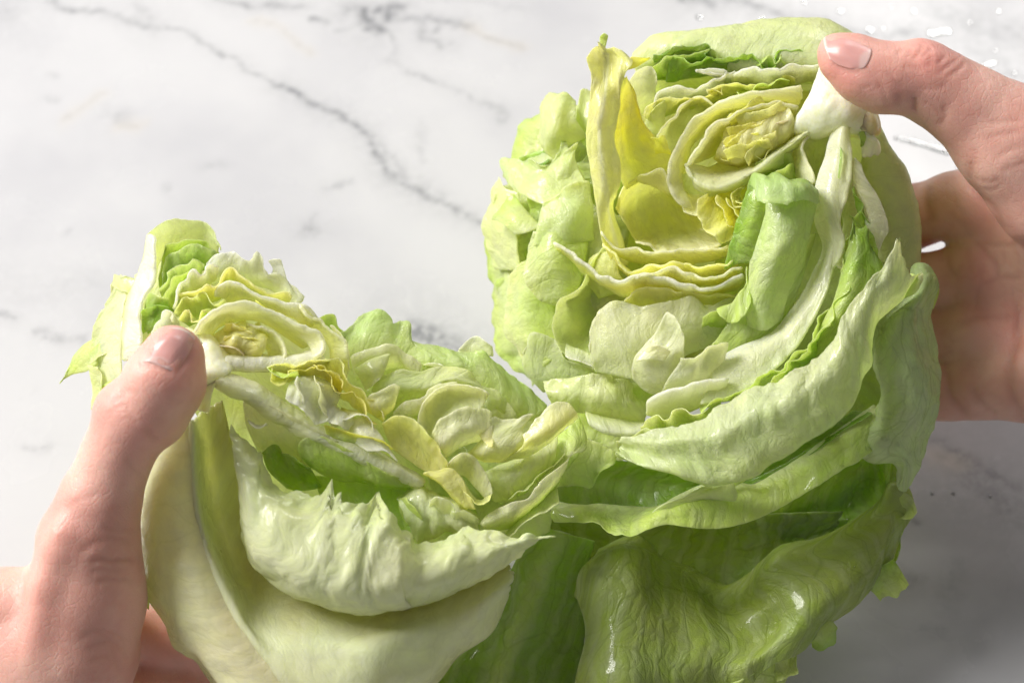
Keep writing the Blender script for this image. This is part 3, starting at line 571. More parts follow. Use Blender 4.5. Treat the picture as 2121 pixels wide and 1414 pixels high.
# pale leaves crossing behind the heart
R_([[A(920, 540, .0), A(960, 520, .0), A(1010, 480, .0)], [A(880, 420, .7), A(950, 400, .7), A(1010, 390, .8)], [A(850, 320, 1), A(930, 262, 1.1), A(975, 258, 1.1), A(1008, 310, 1.1), A(1012, 350, 1)]], PALE, CREAM, ruf=.14, fr=1.3, jag=.05)
R_([[A(960, 520, .3), A(1080, 470, .3), A(1250, 430, .3), A(1414, 390, .3), B(330, 370, .4), B(600, 360, .5)], [A(990, 470, .9), A(1060, 395, 1), A(1140, 372, 1.1), A(1245, 385, 1.1), A(1330, 330, 1.1), A(1414, 290, 1.2), B(120, 275, 1.2), B(330, 280, 1.2)]], OLIVE, WHITE, ruf=.10, fr=1.6, jag=.03, th=(.12, .12))
R_([[B(330, 380, .5), B(500, 370, .5), B(700, 360, .6), B(830, 330, .8)], [B(335, 300, 1.3), B(420, 276, 1.4), B(520, 282, 1.4), B(610, 295, 1.4), B(660, 250, 1.3), B(740, 258, 1.3), B(840, 242, 1.4)]], OLIVE, WHITE, cmid=CREAM, ruf=.10, fr=1.5, jag=.04, th=(.16, .15))
R_([[A(1000, 580, .3), A(1100, 520, .3), A(1250, 480, .4), A(1414, 460, .4), B(300, 450, .4), B(560, 410, .5), B(700, 380, .6)], [A(955, 560, .9), A(1010, 480, 1), A(1110, 432, 1.1), A(1210, 415, 1.2), A(1310, 430, 1.2), A(1414, 395, 1.3), B(180, 400, 1.4), B(340, 370, 1.4), B(450, 385, 1.4), B(560, 345, 1.4), B(650, 325, 1.3), B(690, 345, 1.3)]],
   LIME, PYEL, ruf=.20, fr=1.9, jag=.05)
R_([[B(380, 400, .9), B(460, 390, .9), B(560, 380, .9), B(660, 370, .9)], [B(360, 385, 1.4), B(420, 400, 1.5), B(470, 360, 1.5), B(540, 365, 1.5), B(600, 330, 1.5), B(660, 345, 1.5)]], LIME, LIME, ruf=.16, fr=2.4, jag=.08)
R_([[A(1100, 745, .1), A(1180, 640, -.2), A(1280, 570, -.2), A(1400, 520, .1)], [A(1050, 680, .6), A(1130, 560, .4), A(1240, 490, .4), A(1370, 490, .6)], [A(1010, 650, 1.0), A(1080, 560, 1.1), A(1170, 482, 1.2), A(1270, 432, 1.2), A(1340, 455, 1.3), A(1385, 485, 1.3)]], PALE, CREAM, ruf=.05, jag=.02, th=(.12, .12))
R_([[A(940, 620, .3), A(1000, 640, .4), A(1060, 650, .5)], [A(960, 560, .6), A(1010, 540, .8), A(1060, 520, .7)], [A(985, 500, .9), A(1030, 455, 1), A(1075, 395, 1)]], PALE, PALE, ruf=.12, jag=.03)
# tall torn yellow leaf
R_([[A(770, 1420, 1.0), A(800, 1430, .8), A(860, 1400, .5)], [A(690, 1210, 1.7), A(715, 1170, 1.7), A(765, 1060, 1.0)], [A(655, 1000, 2.1), A(710, 980, 2.3), A(805, 950, 2.0)], [A(618, 800, 2.3), A(690, 790, 2.6), A(805, 830, 2.4)], [A(610, 650, 2.5), A(690, 640, 2.9), A(770, 650, 2.5)],
    [A(628, 450, 2.7), A(700, 440, 2.9), A(790, 470, 2.5)], [A(632, 280, 2.8), A(720, 300, 2.6), A(835, 285, 3.0)], [A(612, 185, 2.9), A(720, 170, 2.5), A(870, 200, 3.1)], [A(645, 125, 3.0), A(720, 148, 2.6), A(815, 130, 2.9)]], PYEL, PYEL, cmid=(.97,.96,.42), ruf=.10, fr=1.1, jag=.02, th=(.09, .05), teeth=[(.36, .14, .075)], vein=.8, rib=(.45, .2, CREAM))
R_([[A(835, 270, 3.0), A(900, 250, 2.9), A(970, 200, 2.8)], [A(870, 190, 3.1), A(920, 195, 3), A(978, 192, 2.85)]], YEL, YEL, ruf=.03, jag=.05)
R_([[A(690, 122, 2.7), A(715, 130, 2.7)], [A(686, 85, 2.7), A(725, 95, 2.75)], [A(690, 68, 2.75), A(712, 55, 2.8), A(734, 66, 2.85)]], LIME, LIME, ruf=.02, jag=0, nu=14, nv=14)
R_([[A(840, 970, 1.4), A(940, 910, 1.2), A(1050, 880, 1.1), A(1095, 860, 1.1)], [A(790, 840, 1.8), A(880, 800, 1.3), A(1000, 780, 1.3), A(1105, 750, 1.5)], [A(765, 660, 2.0), A(850, 660, 1.4), A(930, 650, 1.4), A(1010, 650, 1.6)], [A(785, 500, 2.2), A(830, 480, 1.7), A(880, 460, 1.7), A(925, 540, 1.7)], [A(822, 330, 2.6), A(845, 320, 2.1), A(872, 360, 2)]], PYEL, YEL, cmid=YEL, ruf=.12, fr=1.2, jag=.04, sj=.06, vein=.8)
R_([[A(1010, 760, 1.5), A(1060, 760, 1.6), A(1110, 770, 1.6)], [A(1000, 690, 1.8), A(1050, 720, 1.9), A(1090, 720, 1.8)], [A(1005, 690, 1.9), A(1050, 655, 2), A(1072, 640, 1.9)]], YEL, YEL, ruf=.16, fr=2.4, jag=.14, sj=.1, nu=36, nv=26)
# cups around the heart
R_([[B(60, 870, .6), B(90, 720, .5), B(220, 590, .5), B(420, 490, .6), B(720, 470, 1)], [B(10, 900, 1.5), B(50, 690, 1.6), B(180, 550, 1.6), B(400, 450, 1.7), B(730, 440, 1.8)], [A(1245, 1108, 1.5), A(1150, 1060, 1.6), A(1092, 930, 1.6), A(1112, 780, 1.7), B(75, 590, 1.8), B(215, 482, 1.9), B(400, 405, 2), B(560, 395, 2), B(735, 350, 2)]], PYEL, CREAM, cmid=PYEL, ruf=.05, jag=.02, th=(.22, .2))
R_([[B(60, 1000, .5), B(140, 1000, .6), B(250, 980, .8)], [B(0, 960, 1.3), B(70, 1050, 1.5), B(150, 1050, 1.5), B(250, 1000, 1.4)], [A(1190, 1080, 1.6), B(40, 1085, 1.7), B(118, 1108, 1.8), B(140, 1060, 1.8)]], PYEL, CREAM, ruf=.06, jag=.03)
R_([[B(300, 720, .2), B(420, 640, .2), B(560, 590, .4), B(690, 580, .9)], [B(170, 790, .9), B(290, 660, .8), B(450, 560, .9), B(700, 540, 1.2)], [B(60, 830, 1.9), B(130, 730, 1.9), B(220, 615, 2), B(350, 525, 2), B(520, 478, 2), B(715, 490, 2)]], PYEL, CREAM, ruf=.04, jag=.02, th=(.2, .16))
R_([[B(300, 760, .2), B(420, 780, .3), B(560, 720, .5), B(700, 620, 1)], [B(200, 840, 1.1), B(320, 850, 1.2), B(500, 780, 1.3), B(740, 620, 1.6)], [B(55, 830, 1.9), B(90, 905, 2.0), B(160, 945, 2.1), B(240, 962, 2.2), B(340, 930, 2.2), B(450, 875, 2.2), B(600, 760, 2.2), B(800, 620, 2.2)], [B(120, 990, 1.6), B(240, 1000, 1.6), B(400, 950, 1.6), B(560, 850, 1.6), B(820, 650, 1.7)]], PYEL, PALE, cmid=CREAM, ruf=.05, jag=.01, th=(.14, .14))
# crumpled yellow heart
def heart(Pf, c, ang, rx, ry, z0, n, seed, cols):
    rg = random.Random(seed); ca, sa = math.cos(ang), math.sin(ang)
    q = lambda u, v, dz: (c[0] + u * rx * ca - v * ry * sa, c[1] + u * rx * sa + v * ry * ca, z0 + dz)
    Pf([[q(-1.15, .2, -.7), q(-.7, .95, -.7), q(0, 1.1, -.7), q(.9, .8, -.5)], [q(-1.0, 0, -.1), q(-.5, .5, .1), q(.1, .55, .15), q(.95, .4, .1)], [q(-.9, -.2, -.1), q(-.4, -.1, .2), q(.2, 0, .25), q(1, 0, .2)], [q(-.7, -.6, -.2), q(-.3, -.5, .05), q(.3, -.5, .1), q(1, -.4, .1)], [q(-.5, -1.1, -.7), q(0, -1.15, -.7), q(.5, -1.0, -.6), q(1.05, -.8, -.5)]],
       cols[0], cols[1], cmid=cols[1], ruf=.22, fr=1.7, jag=.02, nu=60, nv=44)
    for k in range(n):
        v = -.95 + 1.9 * (k + .5) / n + rg.uniform(-.08, .08); u0 = rg.uniform(-.95, -.3) * math.sqrt(max(.1, 1 - v * v)); u1 = u0 + rg.uniform(.7, 1.3); b = rg.uniform(-.12, .12); h = rg.uniform(.25, .42)
        us = [u0 + (u1 - u0) * t for t in (0, .33, .66, 1)]
        Pf([[q(u, v + .2 + b * i, -.25) for i, u in enumerate(us)], [q(u, v + .08 + b * i, .05) for i, u in enumerate(us)], [q(u, v - h + .1 + b * i + rg.uniform(-.05, .05), .16 + rg.uniform(-.05, .08)) for i, u in enumerate(us)]],
           rg.choice(cols), rg.choice(cols), ruf=.10, fr=1.8, jag=.10, jf=3, nu=44, nv=16, th=(.05, .04), edge=.07, flare=.06, vein=.3)
HY = [(.99,.95,.34), (.99,.97,.50), (.99,.96,.42), (.99,.94,.30)]
heart(R_, B(465, 645)[:2], -.42, 86, 52, 2.05, 8, 4, HY)
R_([[B(420, 880, .9), B(480, 820, .8), B(600, 740, 1), B(690, 660, 1.2)], [B(250, 760, 1.5), B(300, 790, 1.6), B(400, 790, 1.7), B(520, 760, 1.8), B(600, 700, 1.8), B(730, 620, 1.9)]], YEL, PYEL, ruf=.2, fr=2.2, jag=.16)
R_([[B(560, 650, 1.9), B(620, 650, 1.9), B(690, 620, 1.9)], [B(555, 610, 2.1), B(620, 570, 2.2), B(690, 565, 2.1)]], (.82, .74, .50), (.82, .74, .50), ruf=.05, jag=.02)
# large smooth cup below the heart, and its flap
R_([[A(780, 1080, 1.4), A(820, 960, 1.4), A(930, 885, 1.4), A(1050, 860, 1.2), A(1180, 980, .9), A(1260, 1080, .8)], [A(810, 1130, .7), A(900, 1030, .4), A(1040, 1000, .2), A(1180, 1090, .1), A(1290, 1160, .3)], [A(870, 1230, .8), A(980, 1190, .2), A(1120, 1170, 0), A(1260, 1200, .2), A(1380, 1240, .6)], [A(900, 1280, 1.5), A(1000, 1318, 1.5), A(1090, 1338, 1.6), A(1230, 1322, 1.6), A(1400, 1300, 1.7)]], PYEL, CREAM, cmid=PYEL, ruf=.05, jag=.03, th=(.09, .11))
R_([[A(900, 920, 1.35), A(1000, 950, 1.35), A(1090, 1000, 1.3)], [A(920, 880, 1.5), A(1020, 890, 1.55), A(1098, 985, 1.5)], [A(940, 875, 1.55), A(1052, 846, 1.6), A(1092, 960, 1.55)]], PYEL, CREAM, ruf=.05, jag=.02)
# yellow leaf folded like a fan right of the cup
R_([[B(430, 900, 1.0), B(430, 1000, 1.1), B(430, 1100, 1.3), B(420, 1200, 1.6)], [B(300, 970, 1.4), B(310, 1070, 1.5), B(340, 1150, 1.7), B(380, 1230, 1.9)], [B(205, 985, 1.8), B(230, 1090, 1.9), B(270, 1180, 2.0), B(330, 1265, 2.1)], [B(112, 1040, 2.0), B(130, 1110, 2.1), B(165, 1190, 2.2), B(245, 1300, 2.2)]], YEL, PYEL, cmid=YEL, ruf=.22, fr=2.0, jag=.03, vein=1)
for dx, s_ in ((0, 1), (60, .8), (120, .6)):
    R_([[B(330 + dx * .8, 1060, 1.6), B(345 + dx * .8, 1120, 1.7), B(390 + dx * .5, 1180, 1.9)], [B(230 + dx, 1000 + dx * .25, 2.05), B(262 + dx, 1090, 2.15), B(330 + dx * .6, 1190, 2.2)]], YEL, PYEL, ruf=.14, fr=2.4, jag=.05)
R_([[B(420, 930, 1.5), B(370, 1000, 1.6), B(410, 1100, 1.8)], [B(400, 975, 1.9), B(330, 1000, 2), B(345, 1060, 2.1), B(400, 1110, 2.2)]], PYEL, PYEL, ruf=.1, fr=2, jag=.04)
# core and stem
o = R_([[B(720, 640, .9), B(850, 650, .9), B(960, 640, .9), B(1140, 690, .9)], [B(705, 580, 2.1), B(830, 605, 2.3), B(960, 592, 2.5), B(1115, 600, 2.3)], [B(770, 450, 2.3), B(880, 470, 2.7), B(1000, 510, 2.75), B(1120, 550, 2.4)], [B(835, 300, 2.2), B(900, 330, 2.4), B(1050, 400, 2.5), B(1130, 450, 2.2)], [B(850, 200, 1), B(950, 260, 1), B(1080, 320, 1), B(1180, 420, 1)]],
   (.76, .78, .46), (.80, .81, .54), cmid=(.84, .84, .64), ruf=.05, crum=.04, jag=0, rnd=0, flare=0, edge=0, th=(.3, .3), mat=FLESH, name='core', keep=False)
R_([[B(1060, 480, 2.2), B(1120, 500, 2.3), B(1175, 510, 2)], [B(1090, 560, 2.4), B(1150, 590, 2.4), B(1196, 620, 2)], [B(1090, 600, 2.2), B(1150, 650, 2.1), B(1195, 660, 1.8)]], (.66, .60, .38), (.50, .40, .24), ruf=.06, jag=.1, th=(.2, .16), mat=FLESH, name='stem_end', keep=False)
R_([[B(1010, 600, 2.3), B(1080, 600, 2.3), B(1150, 640, 2.2)], [B(1080, 660, 2), B(1140, 690, 2), B(1190, 700, 1.8)], [B(1090, 780, 1.6), B(1140, 770, 1.7), B(1200, 760, 1.5)]], CREAM, (.66, .60, .42), ruf=.12, fr=2, jag=.2, th=(.14, .06), mat=FLESH, name='stem_end', keep=False)
R_([[B(1070, 620, 2.2), B(1100, 630, 2.2)], [B(1085, 680, 2.15), B(1110, 670, 2.15)], [B(1085, 722, 2.1), B(1103, 715, 2.1)]], LIME, MID, ruf=.02, jag=.05, nu=12, nv=14)
# olive hollow, rib leaves right of the core
R_([[B(800, 620, 1.2), B(930, 610, 1.5), B(1000, 600, 1.5)], [B(745, 720, .7), B(840, 740, .4), B(930, 740, .9)], [B(790, 880, .5), B(840, 880, .5), B(880, 880, .9)], [B(800, 980, .8), B(850, 980, .8), B(880, 960, 1)]], PALE, PALE, ruf=.04, jag=0)
R_([[B(690, 640, 1.2), B(680, 780, 1.0), B(670, 880, 1.2), B(680, 960, 1.4)], [B(740, 640, 1.6), B(710, 740, 1.6), B(715, 840, 1.7), B(740, 940, 1.9)], [B(800, 625, 2.0), B(742, 708, 2), B(752, 780, 2), B(800, 860, 2.1), B(826, 930, 2.2)]], PALE, CREAM, ruf=.05, jag=.02, th=(.1, .12))
R_([[B(500, 900, 1.4), B(600, 900, 1.4), B(700, 890, 1.5)], [B(480, 870, 1.9), B(560, 820, 2), B(630, 790, 2), B(690, 765, 1.9)]], MID, LIME, ruf=.22, fr=2.2, jag=.08)
R_([[B(560, 920, 1.6), B(640, 920, 1.7), B(700, 900, 1.6)], [B(520, 880, 2.0), B(590, 850, 2.05), B(640, 830, 2.05), B(695, 850, 1.9)]], LIME, LIME, ruf=.22, fr=2.4, jag=.08)
R_([[B(1110, 700, 1), B(1080, 950, -.2), B(1100, 1150, -.3), B(1120, 1400, 0)], [B(1120, 560, 1.3), B(1140, 850, .8), B(1220, 1100, .6), B(1260, 1400, .4)], [B(1150, 520, 1.3), B(1190, 650, 1.2), B(1290, 870, .9), B(1350, 1030, .7), B(1382, 1200, .5), B(1375, 1440, .2)], [B(1140, 540, -.6), B(1200, 700, -1), B(1290, 900, -1.4), B(1340, 1200, -1.6), B(1330, 1440, -1.6)]], PALE, LIME, cmid=(.74,.77,.42), ruf=.04, jag=0, th=(.14, .14))
R_([[B(1030, 790, 1.0), B(1040, 950, .9), B(1060, 1100, .9), B(1090, 1250, .9)], [B(1045, 790, 1.5), B(1090, 930, 1.5), B(1150, 1080, 1.5), B(1140, 1300, 1.4)], [B(1045, 780, 1.6), B(1140, 945, 1.6), B(1212, 1080, 1.5), B(1238, 1200, 1.4), B(1185, 1338, 1.2)]], CREAM, WHITE, ruf=.05, jag=.02, th=(.1, .08))
R_([[B(1040, 950, 1), B(1060, 1060, 1), B(1090, 1200, 1)], [B(1060, 960, 1.3), B(1100, 1070, 1.3), B(1150, 1180, 1.3)]], MID, MID, ruf=.18, fr=2.4, jag=.12, mat=GREEN)
# left side of the head: torn layers, one behind the other
def layers(Pf, c, rx, ry, a0, a1, n, z0, z1, seed, cols, span=(1.0, 1.7), rr=(1.0, .62), drop=.16, ruf=.15):
    rg = random.Random(seed)
    for k in range(n):
        t = k / max(1, n - 1); r = rr[0] + (rr[1] - rr[0]) * t + rg.uniform(-.03, .03); w = rg.uniform(*span); m = rg.uniform(a0 + w / 2, a1 - w / 2) if k % 2 else a0 + w / 2 + (a1 - a0 - w) * ((k * .618) % 1)
        zz = z0 + (z1 - z0) * t; A_ = [m - w / 2 + w * i / 7 for i in range(8)]; wob = [rg.uniform(-.05, .05) for _ in A_]
        e = lambda a, q, dz: (c[0] + math.cos(a) * rx * q, c[1] + math.sin(a) * ry * q, zz + dz)
        f = [.55 + .45 * math.sin(math.pi * (i + .5) / 8) for i in range(8)]
        Pf([[e(a, r - drop * 1.5, -.1) for a in A_], [e(a, r - drop * .7, .25) for a in A_], [e(a, (r + wb) * (.86 + .14 * g), -.25) for a, wb, g in zip(A_, wob, f)]], rg.choice(cols), rg.choice(cols), ruf=ruf, fr=1.8, jag=.10, sj=.06, edge=.16, vein=.9)
layers(R_, (1480, 520), 470, 440, 2.2, 4.2, 14, -2.0, -.2, 7, [PALE, LIME, PALE, (.80, .87, .40)])
layers(R_, (1480, 520), 380, 330, 1.5, 3.6, 9, -.8, .2, 8, [PALE, CREAM, (.82, .88, .42)], rr=(1.0, .8), drop=.2)
# left side of the head: the pale outer leaves
R_([[A(440, 560, -2), A(440, 700, -2), A(400, 880, -2)], [A(345, 530, -2.2), A(320, 640, -2.3), A(280, 820, -2.4)], [A(345, 510, -2.5), A(232, 572, -3), A(198, 670, -3.1), A(150, 820, -3.2)]], PALE, LIME, ruf=.08, jag=.04)
R_([[A(215, 790, -1.8), A(290, 760, -1.8), A(380, 740, -1.5)], [A(240, 830, -1.7), A(320, 840, -1.7), A(390, 800, -1.5)]], MID, DEEP, ruf=.06, jag=.08, mat=GREEN)
R_([[A(430, 800, -1), A(490, 720, -.5), A(610, 660, -.5)], [A(340, 700, -1.1), A(430, 620, -.1), A(545, 560, -.3)], [A(335, 560, -1.3), A(440, 500, -.2), A(550, 480, -.5)], [A(350, 440, -1.6), A(400, 402, -1.1), A(480, 398, -.9), A(520, 412, -.9), A(556, 425, -1)]], PALE, PALE, ruf=.14, fr=1.4, jag=.05)
R_([[A(540, 650, -.6), A(590, 700, -.5), A(640, 740, -.5)], [A(555, 500, -.6), A(590, 520, -.6), A(630, 520, -.5)], [A(575, 382, -.9), A(588, 385, -.9), A(632, 398, -.9)]], LIME, PALE, ruf=.10, fr=1.6, jag=.10)
R_([[A(600, 940, .3), A(520, 1010, .5), A(390, 1070, .6)], [A(520, 770, -.1), A(390, 890, .2), A(250, 1010, .1)], [A(475, 640, -.6), A(425, 780, -.3), A(350, 840, -.3), A(230, 815, -.9), A(110, 800, -1.3), A(82, 880, -1.4)]], PALE, (.80,.88,.42), ruf=.12, jag=.05, fr=1.0)
R_([[A(600, 920, .1), A(560, 960, .2), A(460, 980, .3)], [A(540, 790, .1), A(480, 850, .3), A(430, 900, .3)], [A(560, 690, -.3), A(520, 720, -.2), A(450, 790, -.2)]], PALE, PALE, ruf=.08, jag=.03)
R_([[A(340, 1190, .4), A(260, 1220, .4), A(190, 1230, .2)], [A(240, 1080, -.1), A(170, 1130, .1), A(110, 1160, -.2)], [A(185, 995, -.7), A(120, 1060, -.8), A(38, 1140, -1.1)]], PALE, LIME, ruf=.12, fr=1.4, jag=.06)
R_([[A(650, 1260, .6), A(480, 1290, .8), A(300, 1300, .6)], [A(640, 1060, .6), A(490, 1100, 1), A(330, 1150, .6)], [A(628, 905, .2), A(540, 930, .4), A(470, 960, .5), A(370, 1045, .3)]], (.78,.86,.38), PALE, ruf=.10, jag=.04, fr=1.0)
R_([[A(210, 990, -1), A(200, 1200, -.8), A(220, 1440, -.8)], [A(130, 960, -1.3), A(110, 1200, -1.3), A(140, 1440, -1.3)], [A(88, 890, -1.9), A(30, 1100, -2.1), A(12, 1200, -2.1), A(75, 1440, -2)]], PALE, PALE, ruf=.12, jag=.05)
R_([[C(130, -80, -1.8), C(160, 200, -1.6), C(170, 420, -1.6), C(250, 640, -1.4), C(380, 860, -1.2)], [C(50, -80, -2.2), C(90, 180, -2.2), C(110, 400, -2.2), C(170, 600, -2), C(300, 840, -1.6)], [C(10, -90, -2.8), C(-4, 120, -2.9), C(48, 330, -2.9), C(50, 440, -2.9), C(92, 580, -2.7), C(125, 650, -2.6), C(210, 760, -2.3), C(290, 850, -2)]], PALE, LIME, ruf=.14, jag=.07, fr=1.2)
R_([[C(430, 250, .2), C(430, 420, 0), C(440, 600, .1), C(520, 740, .2)], [C(300, 180, .1), C(250, 370, -.1), C(260, 560, 0), C(400, 700, .2)], [C(275, 110, -.4), C(150, 195, -.9), C(132, 370, -1.1), C(145, 560, -1), C(240, 720, -.7), C(340, 850, -.5)]], LIME, PALE, ruf=.10, jag=.03)
R_([[C(610, 0, .6), C(590, 150, .7), C(560, 270, .7)], [C(430, -50, .9), C(410, 100, 1.0), C(440, 230, .9), C(500, 330, .7)], [C(300, -60, .3), C(262, 110, .1), C(285, 260, .2), C(360, 360, .3), C(440, 395, .4)]], LIME, PALE, ruf=.07, jag=.03, vein=1.0)
R_([[C(880, 290, .3), C(800, 330, .2), C(740, 390, .2), C(670, 500, .2), C(660, 660, .5)], [C(770, 120, .5), C(690, 230, .4), C(610, 350, .2), C(550, 460, .2), C(570, 600, .3), C(640, 700, .7)], [C(700, 20, .8), C(610, 190, .8), C(520, 300, .8), C(438, 345, .8), C(418, 490, .7), C(445, 590, .8), C(500, 680, .9), C(660, 745, 1.1)]], LIME, (.84,.88,.42), cmid=(.80,.86,.34), ruf=.08, jag=.03)
R_([[C(480, 600, .6), C(580, 640, .8), C(680, 680, 1)], [C(485, 680, 1.0), C(570, 710, 1.1), C(660, 748, 1.2)]], PALE, WHITE, ruf=.05, jag=.05)
R_([[C(660, 760, 1.3), C(760, 775, 1.6), C(880, 800, 1.8), C(1000, 760, 1.7), C(1250, 640, 1.5), C(1440, 600, 1.3)], [C(640, 700, 1.5), C(740, 600, 1.8), C(870, 560, 2), C(1000, 560, 2), C(1210, 480, 1.9), C(1440, 450, 1.8)], [C(636, 620, 1.4), C(640, 490, 1.4), C(690, 400, 1.5), C(810, 352, 1.5), C(940, 385, 1.6), C(1090, 352, 1.7), C(1230, 332, 1.8), C(1300, 378, 1.8), C(1440, 330, 1.8), C(1510, 290, 1.7)]], (.84,.88,.50), (.90,.90,.56), ruf=.05, jag=.02, th=(.12, .12))
R_([[C(350, 880, -.4), C(500, 860, .1), C(700, 850, .3), C(880, 860, .5)], [C(240, 740, -.2), C(400, 740, .2), C(600, 770, .5), C(820, 820, .7)], [C(240, 640, -.2), C(282, 535, .1), C(420, 580, .4), C(490, 690, .5), C(700, 760, .7), C(880, 800, .7)]], (.80,.86,.46), (.86,.89,.52), ruf=.04, jag=.01)
R_([[C(400, 950, .3), C(540, 1000, .5), C(690, 1020, .7), C(830, 1062, .8), C(940, 1080, .6)], [C(370, 880, .6), C(550, 890, 1.1), C(700, 900, 1.4), C(830, 940, 1.4), C(960, 1010, 1.0)], [C(345, 812, .2), C(480, 792, .6), C(640, 792, .9), C(770, 780, .9), C(880, 855, .9), C(978, 965, .6)]], PALE, PALE, ruf=.16, fr=2.4, jag=.02, vein=1.0)
R_([[C(600, 1000, .8), C(740, 1040, .9), C(940, 1060, .9)], [C(620, 1060, 1.1), C(730, 1110, 1.3), C(850, 1130, 1.3), C(1010, 1080, 1.2)], [C(640, 1090, 1.0), C(740, 1135, 1.1), C(850, 1155, 1.1), C(1020, 1110, 1.0)]], PALE, WHITE, ruf=.05, jag=.03)
R_([[C(550, 990, -.3), C(650, 1030, -.2), C(820, 1100, 0), C(980, 1120, .2)], [C(540, 1080, -.1), C(670, 1140, .1), C(800, 1190, .3), C(960, 1180, .5)], [C(560, 1160, -.5), C(690, 1230, -.3), C(800, 1260, 0), C(900, 1240, .1)]], LIME, PALE, ruf=.12, fr=2, jag=.04, vein=1)
R_([[C(800, 820, .8), C(960, 850, .9), C(1100, 880, .9)], [C(800, 960, .5), C(960, 980, .6), C(1100, 1000, .8)]], LIME, LIME, ruf=.1, flare=0, jag=0)
# curled leaf in the middle
R_([[C(880, 800, 1.9), C(960, 880, 1.9), C(1050, 900, 1.9), C(1200, 820, 1.7)], [C(872, 740, 2.3), C(970, 780, 2.5), C(1090, 790, 2.5), C(1190, 740, 2.3)], [C(900, 660, 2.5), C(990, 660, 2.7), C(1100, 680, 2.7), C(1180, 680, 2.6)], [C(1000, 548, 2.5), C(1060, 560, 2.6), C(1120, 580, 2.8), C(1172, 640, 2.9)], [C(1062, 440, 2.7), C(1085, 412, 2.8), C(1125, 450, 3.0), C(1182, 570, 3.1)]],
   (.90,.91,.60), (.94,.94,.66), ruf=.10, fr=1.4, jag=.03, th=(.09, .07))
R_([[C(1040, 910, 2.0), C(1200, 870, 2.1), C(1430, 780, 1.9)], [C(1090, 800, 2.7), C(1240, 780, 2.8), C(1430, 700, 2.5)], [C(1160, 700, 2.8), C(1245, 705, 2.9), C(1330, 640, 2.9), C(1440, 625, 2.9)], [C(1168, 660, 2.9), C(1240, 672, 3.0), C(1330, 608, 3.2), C(1440, 595, 3.1)]], (.90,.91,.60), (.94,.94,.66), ruf=.12, fr=1.6, jag=.04)
R_([[C(900, 700, 2.75), C(980, 690, 2.9), C(1060, 700, 2.85)], [C(960, 610, 2.8), C(1040, 610, 3.0), C(1100, 640, 3.0)]], (.92,.93,.66), CREAM, ruf=.06, jag=.03)
# stack of wavy yellow rims
R_([[C(740, 60, .9), C(880, 120, .9), C(1100, 130, 1), C(1300, 120, 1.1), C(1480, 60, 1.2)], [C(690, -60, 1.8), C(760, 20, 1.7), C(860, 40, 1.6), C(1000, 75, 1.7), C(1090, 75, 1.8), C(1200, 60, 1.8), C(1440, 20, 1.9)]], PYEL, CREAM, ruf=.10, fr=1.4, jag=.05, th=(.14, .14))
R_([[C(800, 160, 1), C(900, 220, 1), C(1100, 220, 1.1), C(1300, 210, 1.2), C(1500, 170, 1.4)], [C(712, 0, 1.8), C(760, 70, 1.9), C(800, 130, 1.9), C(875, 182, 1.9), C(960, 140, 1.9), C(1100, 118, 2.0), C(1240, 172, 2.0), C(1350, 150, 2.1), C(1500, 100, 2.1)]], PYEL, PYEL, ruf=.12, fr=1.6, jag=.05, th=(.12, .12))
R_([[C(860, 260, 1.2), C(1000, 270, 1.3), C(1200, 270, 1.3), C(1500, 250, 1.5)], [C(870, 200, 2.0), C(1000, 185, 2.1), C(1130, 172, 2.1), C(1260, 212, 2.2), C(1380, 205, 2.2), C(1520, 150, 2.2)]], PYEL, CREAM, ruf=.12, fr=1.6, jag=.04, th=(.12, .12))
R_([[C(440, 60, .5), C(560, 160, .6), C(680, 240, .9), C(830, 320, 1.2), C(1000, 290, 1.4), C(1200, 320, 1.4), C(1500, 280, 1.5)], [C(425, 0, 1.5), C(520, 70, 1.7), C(620, 165, 1.9), C(720, 225, 2.0), C(800, 238, 2.1), C(900, 200, 2.2), C(1000, 202, 2.2), C(1110, 225, 2.3), C(1260, 275, 2.3), C(1400, 240, 2.3), C(1530, 190, 2.3)]], PALE, WHITE, cmid=PYEL, ruf=.06, fr=1.2, jag=.03, th=(.16, .18))
R_([[C(820, 380, 1.0), C(1000, 390, 1.2), C(1200, 380, 1.3), C(1500, 340, 1.4)], [C(835, 350, 1.5), C(890, 285, 1.7), C(1050, 270, 1.9), C(1220, 310, 1.9), C(1500, 290, 1.9)]], PYEL, PYEL, ruf=.10, fr=1.2, jag=.04, th=(.1, .1))
R_([[C(680, 330, .6), C(800, 300, .8), C(900, 290, 1)], [C(600, 200, .7), C(700, 190, 1), C(800, 200, 1.2)], [C(640, 100, .6), C(720, 60, .9), C(790, 110, 1.1)]], (.80,.84,.28), (.84,.86,.32), ruf=.08, jag=.03)
